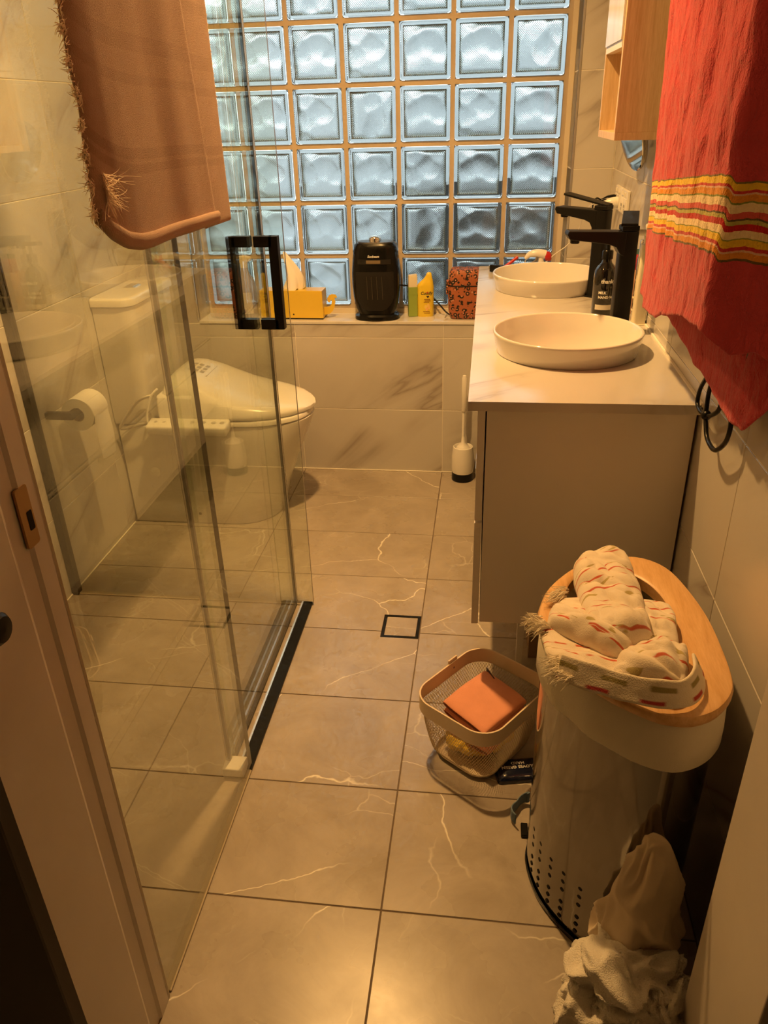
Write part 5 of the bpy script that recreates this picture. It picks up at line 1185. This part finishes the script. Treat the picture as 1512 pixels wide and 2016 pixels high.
link('cup', lathe([(0.026, 0.0), (0.0285, 0.003), (0.029, 0.118), (0.0275, 0.120), (0.0265, 0.117), (0.0255, 0.012), (0.001, 0.010)], 36, True, True), M_PEACHC, cu, smooth=True, auto=50)
tpst = thing('toothpaste_tube', (0.564, -0.757, TZ1+0.012), 'red and teal toothpaste tube standing in the peach mug', 'tube')
link('tube_body', bm_loft([[(a, b, z) for a, b, _ in ring(w_, d_, 0, 20)] for w_, d_, z in ((0.008, 0.008, 0.0), (0.009, 0.009, 0.06), (0.012, 0.006, 0.12), (0.013, 0.0015, 0.150))]), plain('red_tube', (0.45, 0.03, 0.04), 0.35), tpst, smooth=True)
link('tube_band', bm_loft([[(a, b, z) for a, b, _ in ring(w_, d_, 0, 20)] for w_, d_, z in ((0.0130, 0.0020, 0.148), (0.0132, 0.0015, 0.162))]), plain('teal_tube', (0.10, 0.22, 0.20), 0.35), tpst)
tbr = thing('toothbrush', (0.548, -0.738, TZ1+0.014), 'pale toothbrush leaning in the peach mug', 'toothbrush')
link('handle', tube(smooth_path([(0, 0, 0), (0.006, -0.004, 0.07), (0.012, -0.010, 0.15), (0.014, -0.012, 0.19)]), 0.0034, 8), M_CREAM, tbr, smooth=True)
link('bristles', bm_box(0.002, 0.012, -0.016, -0.008, 0.165, 0.190, bevel=0.001), M_PLAST, tbr)
eb = thing('electric_toothbrush', (0.541, -0.90, 1.096), 'white and black electric toothbrush resting on the nearer tap and the cream canister', 'toothbrush', -0.1)
link('handle', tube([(-0.045, 0, 0), (0.022, 0, 0)], 0.0075, 14), M_PLAST, eb, smooth=True, auto=50); link('cap', tube([(0.022, 0, 0), (0.030, 0, 0)], 0.0072, 14), M_BLACKP, eb, smooth=True, auto=50)
cc = thing('cream_canister', (0.572, -0.885, TZ1), 'tall cream canister standing against the right wall on the worktop', 'canister')
link('body', bm_loft([[(a, b, z) for a, b in rrect(0.034*s, 0.036*s, 0.008, 4)] for z, s in ((0.0, 0.97), (0.003, 1.0), (0.200, 0.96), (0.205, 0.90))]), M_CREAM, cc, smooth=True, auto=45)
link('cap', bm_loft([[(a, b, z) for a, b in rrect(0.020*s, 0.020*s, 0.005, 4)] for z, s in ((0.204, 1.0), (0.250, 1.0), (0.254, 0.85))]), M_CREAM, cc, smooth=True, auto=45)
box('chrome_strip', 0.0168, 0.0182, -0.012, 0.012, 0.012, 0.19, M_CHROME, cc); box('foot_tray', -0.03, 0.018, -0.022, 0.022, -0.0, 0.003, M_CREAM, cc, bevel=0.001)
gl_ = thing('chrome_tube', (0.573, -0.825, TZ1), 'slim chrome tube standing between the peach mug and the cream canister', 'tube')
link('body', lathe([(0.010, 0.0), (0.0115, 0.002), (0.0115, 0.16), (0.0095, 0.165), (0.0095, 0.205), (0.008, 0.208)], 24), M_CHROME, gl_, smooth=True, auto=40)
for k, z in enumerate((0.022, 0.055)): link('ring', lathe([(0.0122, z), (0.0130, z+0.002), (0.0122, z+0.006)], 24, False, False), M_CREAM, gl_, smooth=True)
# power points with plugs
M_GPO = plain('white_switch_plate', (0.84, 0.82, 0.77), 0.3)
for k, (y, lab) in enumerate(((-0.235, 'white double power point nearer the window on the right wall'), (-0.365, 'white double power point nearer the oak cabinet on the right wall'))):
    g_ = thing('power_point', (XR, y, 1.115), lab, 'socket', group='power points over the worktop')
    link('plate', bm_box(-0.010, -0.0003, -0.058, 0.058, -0.036, 0.036, bevel=0.002), M_GPO, g_)
    for s in (-1, 1):
        f_ = link('socket_face', bm_box(-0.0125, -0.010, s*0.028-0.022, s*0.028+0.022, -0.030, 0.012, bevel=0.0008), M_GPO, g_)
        for a, b in ((-0.007, 0.0), (0.007, 0.0), (0.0, -0.012)): box('pin_slot', -0.0131, -0.0124, s*0.028+a-0.0012, s*0.028+a+0.0012, -0.010+b-0.004, -0.010+b+0.004, M_HOLE, f_)
        link('switch', bm_box(-0.0140, -0.010, s*0.028-0.005, s*0.028+0.005, 0.018, 0.030, bevel=0.0008), M_GPO, g_)
def plug(loc, mat, label, path, pr, cat='plug'):
    t = thing('power_plug', loc, label, cat)
    bm = lathe([(0.017, 0.0), (0.018, 0.006), (0.014, 0.028), (0.007, 0.040), (0.005, 0.046)], 22); bmesh.ops.transform(bm, matrix=Matrix.Rotation(-PI/2, 4, 'Y'), verts=bm.verts)
    link('plug_body', bm, mat, t, smooth=True, auto=45)
    link('cord', tube(smooth_path(path), pr, 8), mat, t, smooth=True)
    return t
px = XR-0.0130
plug((px, -0.263, 1.104), M_PLAST, 'white plug with thin white cord in the power point', [(-0.045, 0, 0), (-0.075, 0.03, -0.008), (-0.090, 0.12, -0.045), (-0.095, 0.18, -0.10), (-0.125, 0.195, -0.155), (-0.175, 0.20, -0.195), (-0.205, 0.205, -0.222), (-0.225, 0.205, -0.205), (-0.255, 0.212, -0.197), (-0.275, 0.215, -0.215), (-0.277, 0.218, -0.241)], 0.0016)
plug((px, -0.207, 1.106), M_BLACKP, 'black plug with black cord behind the white plug', [(-0.045, 0, 0), (-0.062, 0.0, 0.006), (-0.070, 0.01, -0.02), (-0.060, 0.03, -0.12), (-0.050, 0.06, -0.20), (-0.058, 0.10, -0.2425), (-0.10, 0.14, -0.2425)], 0.0026)
# small things at the window end of the worktop
wf_ = thing('hand_sprayer', (0.348, -0.052, TZ1), 'white and red hand-held sprayer lying at the window end of the worktop', 'sprayer')
fl = smooth_path([(-0.046, 0, 0.034), (-0.030, 0, 0.049), (-0.005, 0, 0.053), (0.018, 0, 0.050), (0.026, 0, 0.048)], 6)
M_RGLOSS = plain('red_gloss_plastic', (0.50, 0.02, 0.02), 0.25); M_GREYP = plain('grey_plastic', (0.16, 0.15, 0.15), 0.4)
link('body', tube(fl, 0.013, 16, taper=lambda t: 0.45+0.75*math.sin(min(1, t*1.5)*PI/2)), M_PLAST, wf_, smooth=True, auto=60)
link('red_end', bm_loft([[(0.024+x, r*math.cos(a), 0.045-x*0.25+r*math.sin(a)) for a in [2*PI*i/20 for i in range(20)]] for x, r in ((0, 0.0155), (0.008, 0.0175), (0.018, 0.0165), (0.024, 0.010))]), M_RGLOSS, wf_, smooth=True, auto=50)
link('grip', bm_loft([ring(a, b, z, 20, 0.010, 0) for a, b, z in ((0.012, 0.010, 0.0), (0.012, 0.010, 0.02), (0.009, 0.008, 0.045))]), M_PLAST, wf_, smooth=True, auto=50)
link('trigger', tube(smooth_path([(-0.004, -0.008, 0.040), (-0.010, -0.009, 0.026), (-0.030, -0.006, 0.016)]), 0.005, 8), M_GREYP, wf_, smooth=True)
link('red_foot', bm_box(-0.028, 0.022, -0.012, 0.012, 0.0, 0.006, bevel=0.002), M_RGLOSS, wf_)
rz_ = thing('razor', (0.205, -0.130, TZ1), 'black and red razor lying at the window end of the worktop', 'razor', -0.35)
link('head', bm_box(-0.032, 0.020, -0.010, 0.010, 0.002, 0.026, bevel=0.003), M_BLACKP, rz_); box('blade', -0.034, -0.030, -0.011, 0.011, 0.004, 0.024, M_CHROME, rz_)
link('handle', tube([(0.018, 0.004, 0.016), (0.060, 0.030, 0.052)], 0.0055, 10), M_RGLOSS, rz_, smooth=True, auto=50)
